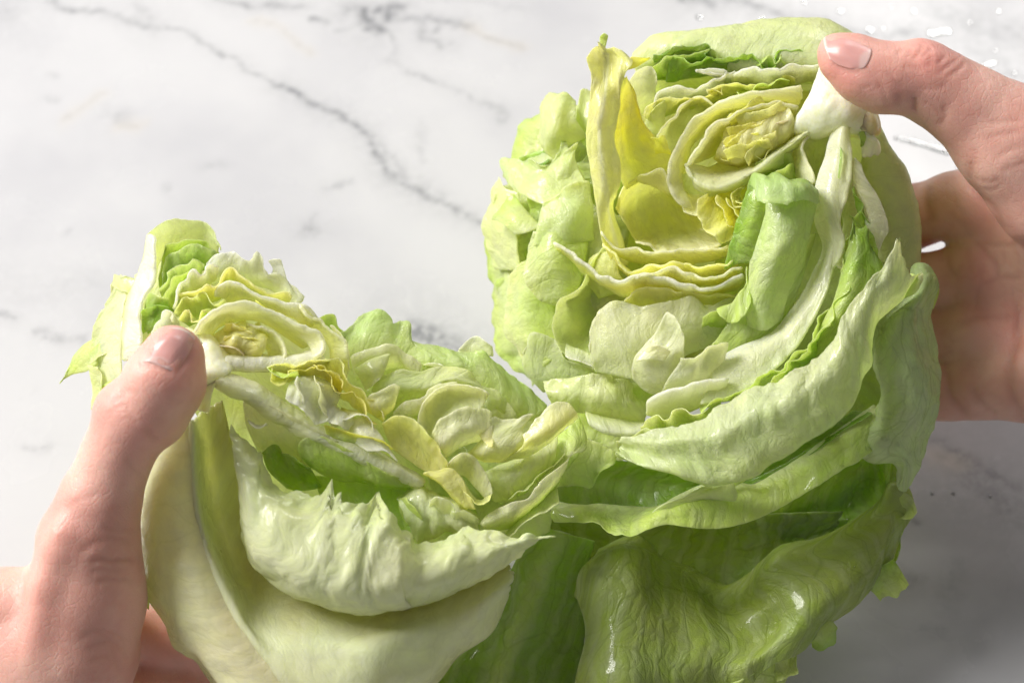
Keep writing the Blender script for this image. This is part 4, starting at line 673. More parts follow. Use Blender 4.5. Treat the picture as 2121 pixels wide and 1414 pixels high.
# green tongue leaf, its folded cap and the leaf below it
R_([[D(60, 760, 1.7), D(280, 800, 1.9), D(470, 660, 1.9)], [D(150, 640, 1.9), D(330, 640, 2.2), D(540, 500, 2.1)], [D(260, 420, 1.8), D(420, 400, 2.2), D(620, 300, 2.1)], [D(420, 180, 1.6), D(560, 180, 1.9), D(690, 60, 1.8)]], LIME, LIME, cmid=(.72,.83,.34), ruf=.08, jag=.02, vein=1)
R_([[D(280, 640, 2.1), D(380, 660, 2.5), D(480, 600, 2.2)], [D(275, 480, 2.6), D(380, 450, 3), D(530, 420, 2.7)], [D(295, 250, 2.8), D(430, 260, 3.3), D(620, 230, 2.7)], [B(440, 1380, 2.8), B(600, 1350, 3.4), B(770, 1300, 2.9)], [B(480, 1230, 2.9), B(630, 1220, 3.4), B(795, 1190, 3)], [B(520, 1100, 2.9), B(650, 1090, 3.3), B(830, 1060, 3)], [B(520, 1020, 2.8), B(650, 1000, 3.1), B(825, 990, 2.9)]], (.84,.92,.46), (.80,.90,.38), ruf=.08, jag=.02, vein=.9)
R_([[B(420, 1010, 2.4), B(520, 960, 2.3), B(700, 970, 2.3), B(830, 1010, 2.4)], [B(425, 940, 2.8), B(460, 872, 3.0), B(530, 900, 3.2), B(575, 878, 3.1), B(650, 910, 3.2), B(760, 915, 3.1), B(830, 975, 2.9)], [B(465, 990, 3.3), B(600, 960, 3.7), B(740, 960, 3.7), B(838, 1000, 3.3)], [B(478, 1058, 3.3), B(560, 1042, 3.6), B(650, 1050, 3.7), B(740, 1022, 3.6), B(845, 1060, 3.3)]], MID, (.82,.92,.44), ruf=.10, fr=1.6, jag=.05, vein=.8)
R_([[B(510, 1420, 2.5), B(520, 1260, 2.7), B(530, 1100, 2.9), B(520, 980, 2.9)], [B(400, 1400, 2.5), B(430, 1230, 2.8), B(470, 1090, 3), B(480, 960, 2.9)], [B(262, 1440, 2.2), B(350, 1200, 2.4), B(410, 1030, 2.6), B(428, 910, 2.8)]], LIME, MID, ruf=.06, jag=.02, vein=1)
R_([[D(300, 470, 2.4), D(270, 560, 2.4), D(200, 560, 2.2)], [D(270, 290, 2.4), D(250, 420, 2.5), D(180, 510, 2.4), D(105, 540, 2.3)], [D(275, 460, 2.7), D(262, 570, 2.7), D(200, 618, 2.6), D(115, 575, 2.5)]], LIME, LIME, ruf=.12, fr=2, jag=.04)
R_([[D(-20, 700, 1.4), D(90, 690, 1.5), D(180, 660, 1.7)], [D(10, 640, 1.8), D(90, 610, 1.9), D(180, 610, 2)], [D(20, 575, 1.9), D(110, 545, 2), D(180, 590, 2.1)]], MID, LIME, ruf=.14, fr=2, jag=.04)
# long white rib leaf
R_([[B(935, 595, 2.2), B(880, 780, 2.3), B(830, 925, 2.4), B(830, 1200, 2.3), D(725, 150, 2.2), D(670, 330, 2.1), D(540, 540, 2.1), D(400, 700, 2.2), D(240, 760, 2.3), D(60, 860, 2.1)],
    [B(985, 600, 2.6), B(950, 800, 2.7), B(920, 980, 2.9), B(905, 1200, 2.9), D(780, 150, 2.9), D(725, 330, 2.8), D(610, 560, 2.8), D(500, 700, 2.8), D(330, 820, 2.9), D(70, 980, 2.8)],
    [B(1030, 600, 2.4), B(1022, 800, 2.6), B(1000, 1000, 2.8), B(965, 1200, 2.9), D(835, 100, 2.9), D(775, 330, 2.8), D(680, 560, 2.8), D(590, 720, 2.8), D(420, 900, 2.9), D(200, 1050, 2.9), D(-20, 1110, 2.9)]], WHITE, (.88,.91,.56), cmid=(.92,.93,.64), ruf=.04, jag=.015, th=(.24, .14))
R_([[B(965, 720, 2.78), B(960, 800, 2.85), B(950, 900, 2.98)], [B(985, 760, 2.84), B(980, 830, 2.9), B(962, 910, 3.0)]], MID, PALE, ruf=0, jag=0, nu=14, nv=8, th=(.03, .03))
R_([[D(900, 60, 2.2), D(870, 300, 2.2), D(800, 520, 2.3), D(700, 720, 2.4), D(560, 880, 2.6), D(300, 1020, 2.8), D(0, 1120, 2.8)], [D(845, 120, 2.9), D(815, 330, 2.9), D(770, 500, 2.9), D(680, 600, 2.9), D(640, 730, 2.95), D(560, 800, 3), D(490, 890, 3.1), D(320, 965, 3.2), D(190, 1060, 3.2), D(0, 1130, 3.2)]], LIME, LIME, ruf=.16, fr=1.6, jag=.05, vein=1)
R_([[D(950, 180, 2.2), D(900, 400, 2.4), D(820, 600, 2.6), D(700, 780, 2.8), D(540, 930, 3), D(300, 1060, 3.1)], [D(870, 200, 2.9), D(845, 330, 3), D(800, 460, 3.1), D(790, 540, 3.1), D(720, 640, 3.1), D(690, 740, 3.2), D(560, 850, 3.3), D(450, 930, 3.4), D(240, 1050, 3.4)]], MID, LIME, ruf=.18, fr=1.8, jag=.06, vein=1)
R_([[D(620, 860, 2.7), D(690, 800, 2.9), D(790, 760, 2.9)], [D(700, 660, 3.0), D(760, 660, 3.2), D(850, 640, 3.1)], [D(790, 480, 3.0), D(850, 500, 3.3), D(920, 470, 3.2)], [D(830, 300, 2.9), D(890, 320, 3.3), D(980, 380, 3.2), D(1060, 350, 3)], [D(870, 150, 3), D(920, 180, 3.2), D(980, 220, 3.1), D(1060, 270, 2.9)], [D(880, 110, 3), D(910, 60, 3), D(960, 90, 2.9), D(1010, 200, 2.9)]], LIME, MID, cmid=LIME, ruf=.13, fr=1.6, jag=.06, teeth=[(.12, .16, .14), (.55, .1, .05)], vein=1)
R_([[B(1090, 1080, 1.2), B(1120, 1180, 1.2), B(1160, 1290, 1.2)], [B(1030, 1140, 1.6), B(1060, 1240, 1.7), B(1100, 1330, 1.8)], [B(1035, 1110, 2.0), B(1090, 1190, 2), B(1140, 1230, 1.9), B(1200, 1370, 1.8)]], LIME, MID, ruf=.15, fr=2, jag=.1)
R_([[B(930, 1000, .8), B(980, 1150, .8), B(960, 1420, 1), D(880, 300, 1.2)], [B(1040, 900, .5), B(1100, 1100, .6), B(1120, 1420, .6), D(1040, 360, .8)], [B(1150, 950, .2), B(1200, 1150, .2), B(1280, 1450, .2), D(1180, 420, .4)]], PALE, PALE, ruf=.06, flare=0, jag=0)
# big leaf in front, spiked at its top
R_([[I(330, 235, 2.2), I(450, 270, 2.4), I(650, 310, 2.6), I(800, 350, 2.7), I(960, 330, 2.9), D(430, 1390, 3.0), D(690, 1230, 3.0), D(860, 1090, 3.0), D(960, 850, 2.8), D(1020, 620, 2.8), D(1150, 500, 2.9), D(1280, 340, 3.1)],
    [I(310, 215, 3.0), I(440, 292, 3.6), I(640, 328, 4.0), I(800, 374, 4.1), I(950, 354, 4.2), D(435, 1410, 4.1), D(700, 1252, 4.0), D(872, 1110, 3.8), D(985, 850, 3.3), D(1052, 590, 3.3), D(1185, 468, 3.3), D(1302, 328, 3.4)],
    [I(330, 190, 2.8), I(480, 230, 3.5), I(660, 240, 4), I(820, 260, 4.2), D(300, 1290, 4.3), D(540, 1220, 4.3), D(740, 1080, 4.2), D(890, 920, 4), D(965, 720, 3.8), D(1060, 520, 3.6), D(1160, 440, 3.6), D(1245, 345, 3.6)],
    [I(330, 160, 3.0), I(500, 170, 3.7), I(650, 150, 4.1), I(800, 140, 4.3), D(320, 1140, 4.4), D(510, 1080, 4.4), D(700, 950, 4.3), D(840, 780, 4.2), D(920, 600, 4), D(1030, 430, 3.9), D(1120, 330, 3.8), D(1205, 210, 3.7)],
    [I(325, 130, 3), I(480, 110, 3.4), I(600, 85, 3.5), I(720, 55, 3.6), D(330, 1000, 3.7), D(460, 960, 3.8), D(650, 830, 3.9), D(765, 740, 3.9), D(860, 540, 3.8), D(965, 420, 3.7), D(1085, 265, 3.7), D(1156, 110, 3.8)]],
   (.74, .84, .34), (.88, .90, .56), cmid=(.80, .87, .42), ruf=.10, fr=1.1, jag=.03, teeth=[(.80, .03, .03), (.99, .02, .03)], vein=1, nu=120, nv=60)
R_([[D(1200, 470, 3.2), D(1230, 400, 3.3), D(1235, 330, 3.3)], [D(1260, 440, 3.3), D(1275, 390, 3.4), D(1270, 345, 3.4)], [D(1296, 350, 3.4), D(1300, 335, 3.4), D(1305, 325, 3.4)]], LIME, PALE, ruf=.02, jag=.05, nu=20, nv=18)
R_([[C(960, 1010, 1.9), C(1060, 1040, 2.1), C(1200, 1000, 2.4), C(1400, 920, 2.7)], [C(968, 930, 2.5), C(1060, 890, 2.8), C(1200, 860, 3), C(1440, 800, 3.1)]], PALE, WHITE, ruf=.05, jag=.02, th=(.16, .2))
R_([[C(950, 1130, 1.5), C(1060, 1130, 1.8), C(1200, 1090, 2.3), C(1400, 990, 2.7)], [C(920, 1070, 2.1), C(1000, 1020, 2.5), C(1080, 1040, 2.7), C(1160, 1000, 2.8), C(1260, 1000, 3), C(1400, 945, 3.1)]], LIME, PALE, ruf=.14, fr=1.8, jag=.08)
R_([[C(800, 1230, 1.2), C(900, 1260, 1.6), C(1000, 1260, 2), C(1100, 1240, 2.4)], [C(780, 1170, 1.6), C(880, 1130, 2.1), C(980, 1090, 2.5), C(1060, 1140, 2.8), C(1100, 1100, 3)]], LIME, PALE, ruf=.12, fr=1.4, jag=.08)
# ------------------------------------------------------------------ green outer leaves of the larger half
R_([[D(1240, 300, 2.0), D(1262, 272, 2), D(1320, 275, 2), D(1358, 315, 1.9)], [D(1200, 430, 2.4), D(1290, 400, 2.6), D(1394, 400, 2)], [D(1060, 570, 2.4), D(1200, 570, 3), D(1355, 560, 2)], [D(1000, 720, 2.4), D(1180, 730, 3), D(1385, 720, 1.8)], [D(1010, 870, 2.4), D(1200, 900, 3), D(1410, 940, 1.6)], [D(1055, 1040, 2.2), D(1220, 1080, 2.8), D(1398, 1100, 1.5)], [D(1010, 1180, 2.0), D(1160, 1180, 2.7), D(1380, 1200, 1.4)],
    [D(905, 1315, 1.8), D(1100, 1310, 2.5), D(1335, 1300, 1.2)], [D(960, 1400, 1.7), D(1150, 1400, 2.2), D(1300, 1420, 1.0)], [I(1735, 260, 1.6), I(1800, 280, 1.8), I(1895, 300, 1.0)], [I(1765, 400, 1.3), I(1795, 425, 1.2), I(1845, 420, .9)]],
   (.60,.72,.30), (.60,.72,.30), cmid=(.68,.78,.38), crum=.04, flare=0, ruf=.10, fr=1.0, jag=.0, sj=.05, vein=1, mat=GREEN, th=(.05, .05), label='water-beaded green outer leaf beside the palm')
R_([[D(1250, 300, 1.7), D(1300, 280, 1.7), D(1350, 320, 1.7)], [D(1300, 420, 1.5), D(1340, 400, 1.6), D(1396, 410, 1.5)], [D(1260, 480, 1.7), D(1310, 500, 1.8), D(1366, 545, 1.6)]], MID, LIME, ruf=.12, fr=2, jag=.05, sj=.05, mat=GREEN, vein=.8)
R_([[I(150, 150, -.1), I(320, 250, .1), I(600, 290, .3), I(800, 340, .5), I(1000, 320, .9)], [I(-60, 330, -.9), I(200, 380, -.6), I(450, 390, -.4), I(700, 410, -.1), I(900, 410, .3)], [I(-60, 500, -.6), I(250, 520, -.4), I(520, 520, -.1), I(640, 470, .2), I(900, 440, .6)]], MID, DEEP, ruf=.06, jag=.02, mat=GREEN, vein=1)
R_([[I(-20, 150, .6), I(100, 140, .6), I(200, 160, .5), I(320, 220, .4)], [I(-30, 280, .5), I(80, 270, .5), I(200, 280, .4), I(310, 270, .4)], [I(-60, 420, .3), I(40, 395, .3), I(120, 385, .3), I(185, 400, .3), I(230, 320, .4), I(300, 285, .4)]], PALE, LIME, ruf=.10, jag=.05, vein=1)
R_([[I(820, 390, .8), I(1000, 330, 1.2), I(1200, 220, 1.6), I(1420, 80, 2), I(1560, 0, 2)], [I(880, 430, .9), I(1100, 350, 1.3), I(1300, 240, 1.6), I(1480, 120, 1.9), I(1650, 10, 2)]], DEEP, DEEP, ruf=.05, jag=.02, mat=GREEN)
R_([[I(-30, 470, 1.3), I(110, 492, 1.5), I(250, 495, .8), I(400, 500, .9), I(520, 500, 1.2), I(640, 440, 1.8), I(790, 380, 2.2), I(900, 370, 2.1), I(1000, 390, 1.9), I(1190, 300, 1.9), I(1390, 160, 1.9), I(1540, 50, 2), I(1660, -30, 2)], [I(-20, 540, 1.4), I(130, 550, 1.8), I(260, 590, 2), I(390, 600, 2.4), I(520, 545, 2.5), I(680, 500, 2.5), I(850, 480, 2.4), I(1000, 470, 2.3), I(1200, 390, 2.2), I(1400, 270, 2.2), I(1560, 150, 2.2), I(1690, 40, 2.1)],
    [I(-20, 590, 1.6), I(150, 585, 1.9), I(280, 625, 2.4), I(380, 658, 2.8), I(470, 620, 2.7), I(570, 590, 2.6), I(700, 605, 2.6), I(850, 610, 2.5), I(1020, 570, 2.4), I(1200, 485, 2.3), I(1360, 385, 2.2), I(1520, 290, 2.1), I(1720, 170, 2.0)]],
   (.82,.88,.48), LIME, cmid=LIME, ruf=.09, fr=.8, jag=.02, vein=1, nu=110)
R_([[I(480, 560, 2.2), I(560, 560, 2.3), I(640, 560, 2.2)], [I(560, 490, 2.5), I(660, 480, 2.5), I(800, 460, 2.4)], [I(700, 430, 2.5), I(800, 420, 2.5), I(940, 465, 2.4)], [I(780, 385, 2.4), I(850, 400, 2.4), I(920, 380, 2.4), I(950, 420, 2.4)]], (.82,.88,.48), PALE, ruf=.06, jag=.05, vein=.9)
R_([[I(880, 420, 2.3), I(910, 400, 2.3), I(950, 380, 2.3)], [I(900, 350, 2.35), I(950, 350, 2.35), I(985, 360, 2.3)], [I(905, 312, 2.4), I(930, 305, 2.4), I(985, 345, 2.4), I(1050, 298, 2.4)]], LIME, LIME, ruf=.03, jag=.06, nu=30, nv=20)
R_([[I(1380, 330, .6), I(1550, 230, .9), I(1735, 170, 1.3)], [I(1100, 520, -.6), I(1400, 400, -.6), I(1600, 330, -.4), I(1740, 280, .8)], [I(1100, 620, -.9), I(1400, 520, -.7), I(1600, 450, -.4), I(1735, 390, .6)], [I(1300, 700, -.9), I(1500, 620, -.5), I(1620, 580, 0), I(1735, 500, .6)]], MID, MID, ruf=.08, jag=.02, mat=GREEN, vein=1)
R_([[I(1000, 540, -1.0), I(1400, 420, -1.0), I(1750, 180, -.4), I(1830, 100, .2)], [I(1200, 660, -1.2), I(1500, 560, -1.0), I(1740, 380, -.4), I(1840, 250, .1)], [I(1350, 720, -.9), I(1560, 640, -.5), I(1700, 540, -.2), I(1800, 400, 0)]], MID, MID, ruf=.06, flare=0, jag=0, mat=GREEN, vein=1)
# inside of the broad lowest leaf, its shade painted in as darker green, then its curled-over bright margin
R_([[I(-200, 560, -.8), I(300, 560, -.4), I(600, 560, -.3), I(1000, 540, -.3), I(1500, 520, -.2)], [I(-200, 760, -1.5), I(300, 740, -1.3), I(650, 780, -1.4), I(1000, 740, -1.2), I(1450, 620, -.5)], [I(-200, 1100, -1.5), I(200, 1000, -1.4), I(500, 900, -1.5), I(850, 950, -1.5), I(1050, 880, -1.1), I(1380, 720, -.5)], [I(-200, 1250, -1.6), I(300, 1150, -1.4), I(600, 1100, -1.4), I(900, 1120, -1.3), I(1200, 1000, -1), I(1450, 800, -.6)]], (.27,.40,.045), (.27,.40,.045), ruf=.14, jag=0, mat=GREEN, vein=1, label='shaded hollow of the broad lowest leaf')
R_([[I(230, 720, .2), I(420, 650, 0), I(560, 770, -.5), I(720, 820, -.9), I(880, 900, -.9), I(1000, 850, -.6), I(1080, 770, -.1), I(1160, 700, .3), I(1350, 660, .4), I(1560, 560, .4), I(1700, 450, .4), I(1740, 370, .3), I(1800, 390, .3)],
    [I(105, 940, .8), I(135, 840, 1.1), I(220, 765, 1.2), I(310, 735, 1.2), I(430, 738, 1), I(530, 830, .4), I(690, 890, -.2), I(870, 1000, -.3), I(1010, 945, .2), I(1065, 860, .8), I(1160, 772, 1), I(1350, 725, .9), I(1560, 610, .8), I(1700, 500, .8), I(1750, 400, .8), I(1840, 425, .5)],
    [I(125, 990, 1.2), I(230, 900, 1.5), I(380, 880, 1.6), I(540, 960, 1.1), I(740, 1030, .6), I(890, 1090, .6), I(1080, 1020, 1.0), I(1250, 930, 1.4), I(1450, 830, 1.4), I(1640, 690, 1.2), I(1780, 560, .8), I(1862, 520, .5)],
    [I(165, 1150, 1.5), I(300, 1120, 2.0), I(500, 1130, 1.9), I(700, 1180, 1.5), I(900, 1220, 1.3), I(1100, 1160, 1.2), I(1300, 1040, 1.7), I(1500, 940, 1.6), I(1660, 800, 1.2), I(1800, 640, .6)],
    [I(110, 1420, 2), I(350, 1430, 2.8), I(600, 1420, 2.4), I(850, 1380, 1.7), I(1000, 1320, 1.9), I(1130, 1240, 1.7), I(1280, 1190, 1.5), I(1420, 1110, 1.3), I(1570, 1010, 1.2), I(1760, 780, .8)],
    [I(60, 1700, 1.6), I(350, 1720, 2.4), I(600, 1660, 2), I(850, 1560, 1.3), I(1000, 1450, 1.8), I(1130, 1300, 1.6), I(1290, 1240, 1.4), I(1430, 1130, 1.2), I(1580, 1020, 1.1), I(1790, 760, .7)]],
   (.50,.60,.13), (.48,.58,.13), cmid=(.44,.54,.11), crum=.014, fold=.02, edge=0, flare=0, ruf=.11, fr=.7, oct_=1, jag=.02, sj=.0, teeth=[(.985, .02, .05), (.90, .03, .02)], vein=1, mat=GREEN, nu=120, nv=80, label='broad green lowest leaf with a wavy curled-over margin')
R_([[I(1660, 830, .2), I(1720, 790, .2), I(1780, 700, .3), I(1800, 600, .4)], [I(1700, 840, .1), I(1760, 800, .2), I(1790, 700, .3), I(1815, 620, .3)]], LIME, MID, ruf=.08, fr=2, jag=.25, jf=4, mat=GREEN, vein=.8)
R_([[I(1740, 480, .8), I(1760, 420, .8), I(1800, 420, .7)], [I(1780, 520, .7), I(1820, 480, .7), I(1850, 450, .6)], [I(1790, 562, .5), I(1850, 558, .5), I(1882, 535, .5)]], LIME, LIME, ruf=.05, jag=.05, mat=GREEN, vein=.8)
R_([[I(1600, 900, 1.0), I(1660, 840, 1.0), I(1750, 770, .8)], [I(1650, 940, .7), I(1725, 895, .7), I(1800, 840, .6)], [I(1690, 990, .4), I(1770, 945, .4), I(1835, 900, .4)]], MID, LIME, ruf=.14, fr=2.4, jag=.12, mat=GREEN, vein=.8)
R_([[I(1320, 1160, 1.3), I(1380, 1120, 1.3), I(1430, 1080, 1.2)], [I(1330, 1200, 1.1), I(1410, 1180, 1.1), I(1470, 1130, 1.0)], [I(1335, 1232, .9), I(1400, 1242, .8), I(1450, 1210, .8), I(1482, 1145, .8)]], LIME, MID, ruf=.10, fr=2, jag=.04, mat=GREEN)
R_([[I(1110, 1240, 1.6), I(1190, 1220, 1.5), I(1280, 1180, 1.4)], [I(1130, 1320, 1.4), I(1200, 1290, 1.3), I(1262, 1240, 1.2)], [I(1150, 1410, 1.2), I(1205, 1385, 1.1), I(1258, 1362, 1.0), I(1256, 1300, 1.0)]], LIME, LIME, ruf=.08, fr=2, jag=.06, mat=GREEN, vein=.8)
R_([[I(850, 1440, 1.9), I(1000, 1380, 1.8), I(1130, 1270, 1.6)], [I(900, 1500, 1.7), I(1050, 1430, 1.5), I(1160, 1330, 1.3)], [I(900, 1560, 1.5), I(1080, 1470, 1.2), I(1200, 1390, 1.0)]], LIME, LIME, ruf=.1, jag=.08, mat=GREEN, vein=1)
# stalk side between the halves, its shadow painted in as deep green
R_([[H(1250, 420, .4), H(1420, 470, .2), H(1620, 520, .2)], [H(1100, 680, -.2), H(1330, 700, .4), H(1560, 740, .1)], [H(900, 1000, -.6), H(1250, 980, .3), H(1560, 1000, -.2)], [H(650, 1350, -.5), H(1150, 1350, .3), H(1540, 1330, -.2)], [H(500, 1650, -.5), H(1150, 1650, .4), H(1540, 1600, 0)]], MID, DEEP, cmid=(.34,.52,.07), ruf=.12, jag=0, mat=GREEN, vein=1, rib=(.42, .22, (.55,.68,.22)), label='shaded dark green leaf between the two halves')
# ------------------------------------------------------------------ the smaller half of the lettuce
# back leaf with green folds inside
L_([[E(600, 480, 1.6), E(650, 330, 1.0), E(740, 250, .9), E(850, 230, .9), E(1000, 280, 1.2)], [E(560, 300, 1.8), E(620, 190, 1.5), E(730, 150, 1.3), E(880, 150, 1.4), E(1000, 240, 1.5)], [E(520, 400, 1.8), E(545, 250, 1.9), E(572, 155, 1.9), E(700, 85, 1.7), E(800, 86, 1.6), E(890, 100, 1.6), E(975, 165, 1.7), E(1015, 275, 1.8)]], PALE, (.84,.88,.48), ruf=.06, jag=.02)
L_([[E(490, 450, 1.9), E(420, 600, 2.2), E(400, 750, 2.4), E(390, 900, 2.5), E(420, 1120, 2.6)], [E(440, 430, 2.0), E(390, 600, 2), E(330, 760, 2.1), E(310, 900, 2.1), E(330, 1120, 2.1)], [E(365, 415, 1.5), E(330, 560, 1.4), E(268, 690, 1.3), E(205, 840, 1.2), E(190, 980, 1.2), E(230, 1130, 1.2), E(180, 1420, .8)]], CREAM, PALE, cmid=(.86,.89,.56), ruf=.08, jag=.03)
L_([[E(350, 418, 1.6), E(420, 440, 2), E(500, 452, 2.2)], [E(340, 480, 1.7), E(400, 520, 2.2), E(480, 540, 2.4)]], PALE, PALE, ruf=.05, jag=.02)
L_([[E(330, 800, 1.6), E(340, 850, 1.7), E(350, 900, 1.8)], [E(220, 820, 1.2), E(200, 910, 1.4), E(190, 1010, 1.4)], [E(110, 905, .9), E(100, 970, 1), E(90, 1040, 1)], [E(50, 1060, .8), E(20, 1085, .8), E(2, 1097, .8)]], PALE, LIME, ruf=.08, jag=.03, vein=.9)
L_([[E(200, 890, 1.6), E(260, 850, 1.7), E(350, 870, 1.8)], [E(205, 980, 1.7), E(250, 930, 1.9), E(340, 900, 2)]], LIME, PALE, ruf=.05, jag=.03)
L_([[E(250, 990, 1.2), E(300, 930, 1.3), E(375, 920, 1.4)], [E(285, 1080, 1.3), E(340, 1050, 1.4), E(375, 980, 1.4)]], DEEP, DEEP, ruf=.04, jag=0, mat=GREEN)
L_([[E(190, 980, 1.5), E(215, 1100, 1.5), E(210, 1260, 1.3)], [E(250, 990, 1.9), E(280, 1090, 1.9), E(260, 1250, 1.8)]], PALE, PALE, ruf=.05, jag=.02)
L_([[E(265, 1120, 2), E(330, 1080, 2.2), E(400, 1020, 2.3)], [E(280, 1180, 2.1), E(350, 1130, 2.3), E(420, 1080, 2.5)]], LIME, MID, ruf=.05, jag=.05, mat=GREEN)
L_([[E(560, 180, 1.8), E(515, 400, 2.1), E(440, 560, 2.4), E(410, 720, 2.6), E(410, 950, 2.8)], [E(572, 170, 2.3), E(550, 330, 2.5), E(480, 520, 2.7), E(450, 720, 3.0), E(440, 950, 3.2)], [E(592, 180, 2.5), E(600, 400, 2.7), E(590, 480, 2.8), E(525, 560, 2.9), E(505, 700, 3.1), E(520, 800, 3.2), E(500, 980, 3.3)]], PALE, WHITE, cmid=WHITE, ruf=.04, jag=.01, th=(.2, .2))
# closing shell behind everything
L_([[E(480, 420, .6), E(760, 300, .2), E(1100, 380, .4), E(1450, 560, .6), F(150, 330, .6)], [E(420, 800, 1.6), E(800, 700, 1), E(1200, 700, .8), F(50, 500, .8), F(400, 650, .8)], [G(380, 0, 1.2), G(700, 0, 1.6), G(1100, 50, 1.6), F(500, 900, 1.5), F(800, 1000, 1.4)], [G(450, 500, .8), G(800, 600, 1.6), G(1200, 600, 2.0), H(500, 400, 1.9), H(900, 400, 1.7)], [G(600, 900, .8), G(800, 900, 1.2), G(1200, 900, 1.6), H(500, 800, 1.6), H(900, 650, 1.4)]], PALE, LIME, ruf=.1, jag=0, flare=0, edge=0)
L_([[F(120, 260, .5), F(400, 360, .3), F(800, 420, 0), F(1150, 560, -.2), F(1450, 740, -.3)], [F(250, 600, 1.6), F(600, 640, .9), F(950, 700, .7), F(1200, 800, .6), F(1500, 850, .6)], [F(600, 850, 2.4), F(800, 900, 1.9), F(1050, 950, 1.6), F(1300, 950, 1.2), F(1550, 900, .9)], [F(850, 1150, 2.4), F(1000, 1150, 2.0), F(1150, 1100, 1.7), F(1300, 1060, 1.3), F(1450, 1020, .9)]], PALE, LIME, ruf=.12, jag=.02, flare=0)
# green folds at the top
L_([[E(640, 520, 1.8), E(720, 420, 1.6), E(840, 380, 1.6), E(1010, 340, 1.7)], [E(625, 400, 2.1), E(680, 280, 2.1), E(800, 240, 2), E(1000, 290, 2)], [E(640, 300, 2.3), E(660, 230, 2.2), E(730, 215, 2.2), E(800, 203, 2.2), E(910, 225, 2.2), E(1015, 278, 2.1)]], MID, LIME, ruf=.14, fr=1.8, jag=.04)
L_([[E(650, 560, 2.2), E(740, 480, 2.2), E(860, 420, 2.2), E(980, 350, 2.1)], [E(680, 400, 2.5), E(690, 320, 2.5), E(750, 270, 2.5), E(830, 225, 2.4), E(900, 240, 2.4), E(980, 300, 2.3)]], MID, (.76,.86,.36), ruf=.22, fr=2.2, jag=.03)
L_([[E(660, 600, 2.5), E(760, 520, 2.5), E(880, 440, 2.4)], [E(625, 500, 2.8), E(700, 440, 2.8), E(720, 370, 2.7), E(800, 345, 2.7), E(830, 310, 2.7), E(920, 340, 2.6)]], LIME, (.76,.86,.36), ruf=.24, fr=2.6, jag=.03)
L_([[E(690, 640, 2.8), E(740, 580, 2.8), E(830, 490, 2.7)], [E(640, 560, 3.0), E(690, 510, 3), E(720, 440, 3), E(790, 420, 2.9), E(850, 380, 2.9)]], LIME, LIME, ruf=.22, fr=2.6, jag=.04)
L_([[E(560, 780, 2.8), E(640, 720, 2.8), E(720, 640, 2.8)], [E(530, 690, 3), E(590, 640, 3.1), E(690, 600, 3.1)], [E(520, 590, 2.9), E(590, 540, 3.0), E(640, 560, 3.1), E(695, 575, 3.1)]], MID, LIME, cmid=MID, ruf=.20, fr=2.4, jag=.04)
L_([[E(510, 790, 3.1), E(600, 740, 3.2), E(680, 660, 3.2)], [E(530, 640, 3.15), E(600, 610, 3.3), E(690, 620, 3.3)]], MID, MID, ruf=.16, fr=2.2, jag=.05)
L_([[E(640, 830, 3.0), E(700, 780, 3.0), E(760, 740, 3.0)], [E(570, 770, 3.4), E(640, 690, 3.4), E(660, 650, 3.4), E(720, 650, 3.4), E(740, 700, 3.4)]], WHITE, WHITE, ruf=.08, fr=2, jag=.04)
# frilled white and yellow rims
L_([[E(960, 480, 2.0), E(1080, 440, 2), E(1200, 470, 2), E(1340, 530, 2), E(1440, 620, 2.2)], [E(930, 430, 2.5), E(1080, 370, 2.4), E(1200, 400, 2.4), E(1290, 440, 2.4), E(1420, 500, 2.3), E(1510, 600, 2.3)], [E(910, 335, 2.5), E(960, 300, 2.5), E(1020, 285, 2.5), E(1100, 272, 2.5), E(1180, 325, 2.5), E(1245, 275, 2.4), E(1290, 390, 2.4), E(1310, 420, 2.3), E(1350, 410, 2.3), E(1410, 440, 2.2), E(1520, 570, 2.1)]], PALE, WHITE, cmid=(.90,.92,.62), ruf=.10, fr=1.8, jag=.05)
L_([[E(1320, 430, 2.3), E(1370, 430, 2.3), E(1420, 440, 2.3)], [E(1340, 380, 2.3), E(1370, 370, 2.3), E(1402, 375, 2.3)], [E(1308, 328, 2.3), E(1350, 320, 2.3), E(1388, 322, 2.3)]], WHITE, WHITE, ruf=.03, jag=.04, nu=16, nv=16)
L_([[E(740, 680, 2.8), E(800, 600, 2.8), E(890, 520, 2.7), E(990, 450, 2.6)], [E(700, 600, 3.2), E(760, 490, 3.2), E(800, 460, 3.1), E(850, 385, 3.1), E(890, 420, 3), E(950, 350, 2.9), E(1000, 370, 2.9)]], PALE, WHITE, ruf=.20, fr=2.2, jag=.04, th=(.1, .1))
L_([[E(800, 660, 2.8), E(910, 600, 2.7), E(1010, 560, 2.6), E(1060, 480, 2.5), E(1220, 520, 2.5), E(1420, 620, 2.6)], [E(755, 560, 3.2), E(840, 530, 3.2), E(910, 490, 3.2), E(980, 490, 3.1), E(1000, 420, 3.1), E(1070, 392, 3), E(1200, 445, 3), E(1330, 520, 2.9), E(1430, 592, 2.9)]], LIME, PYEL, cmid=PYEL, ruf=.18, fr=1.8, jag=.04, th=(.1, .1))
L_([[E(800, 720, 3.1), E(880, 680, 3.1), E(960, 650, 3.1), E(1050, 630, 3.1)], [E(745, 650, 3.5), E(770, 570, 3.4), E(850, 560, 3.4), E(900, 530, 3.4), E(970, 570, 3.4), E(1050, 600, 3.3)]], LIME, (.88,.90,.36), ruf=.26, fr=2.6, jag=.05)
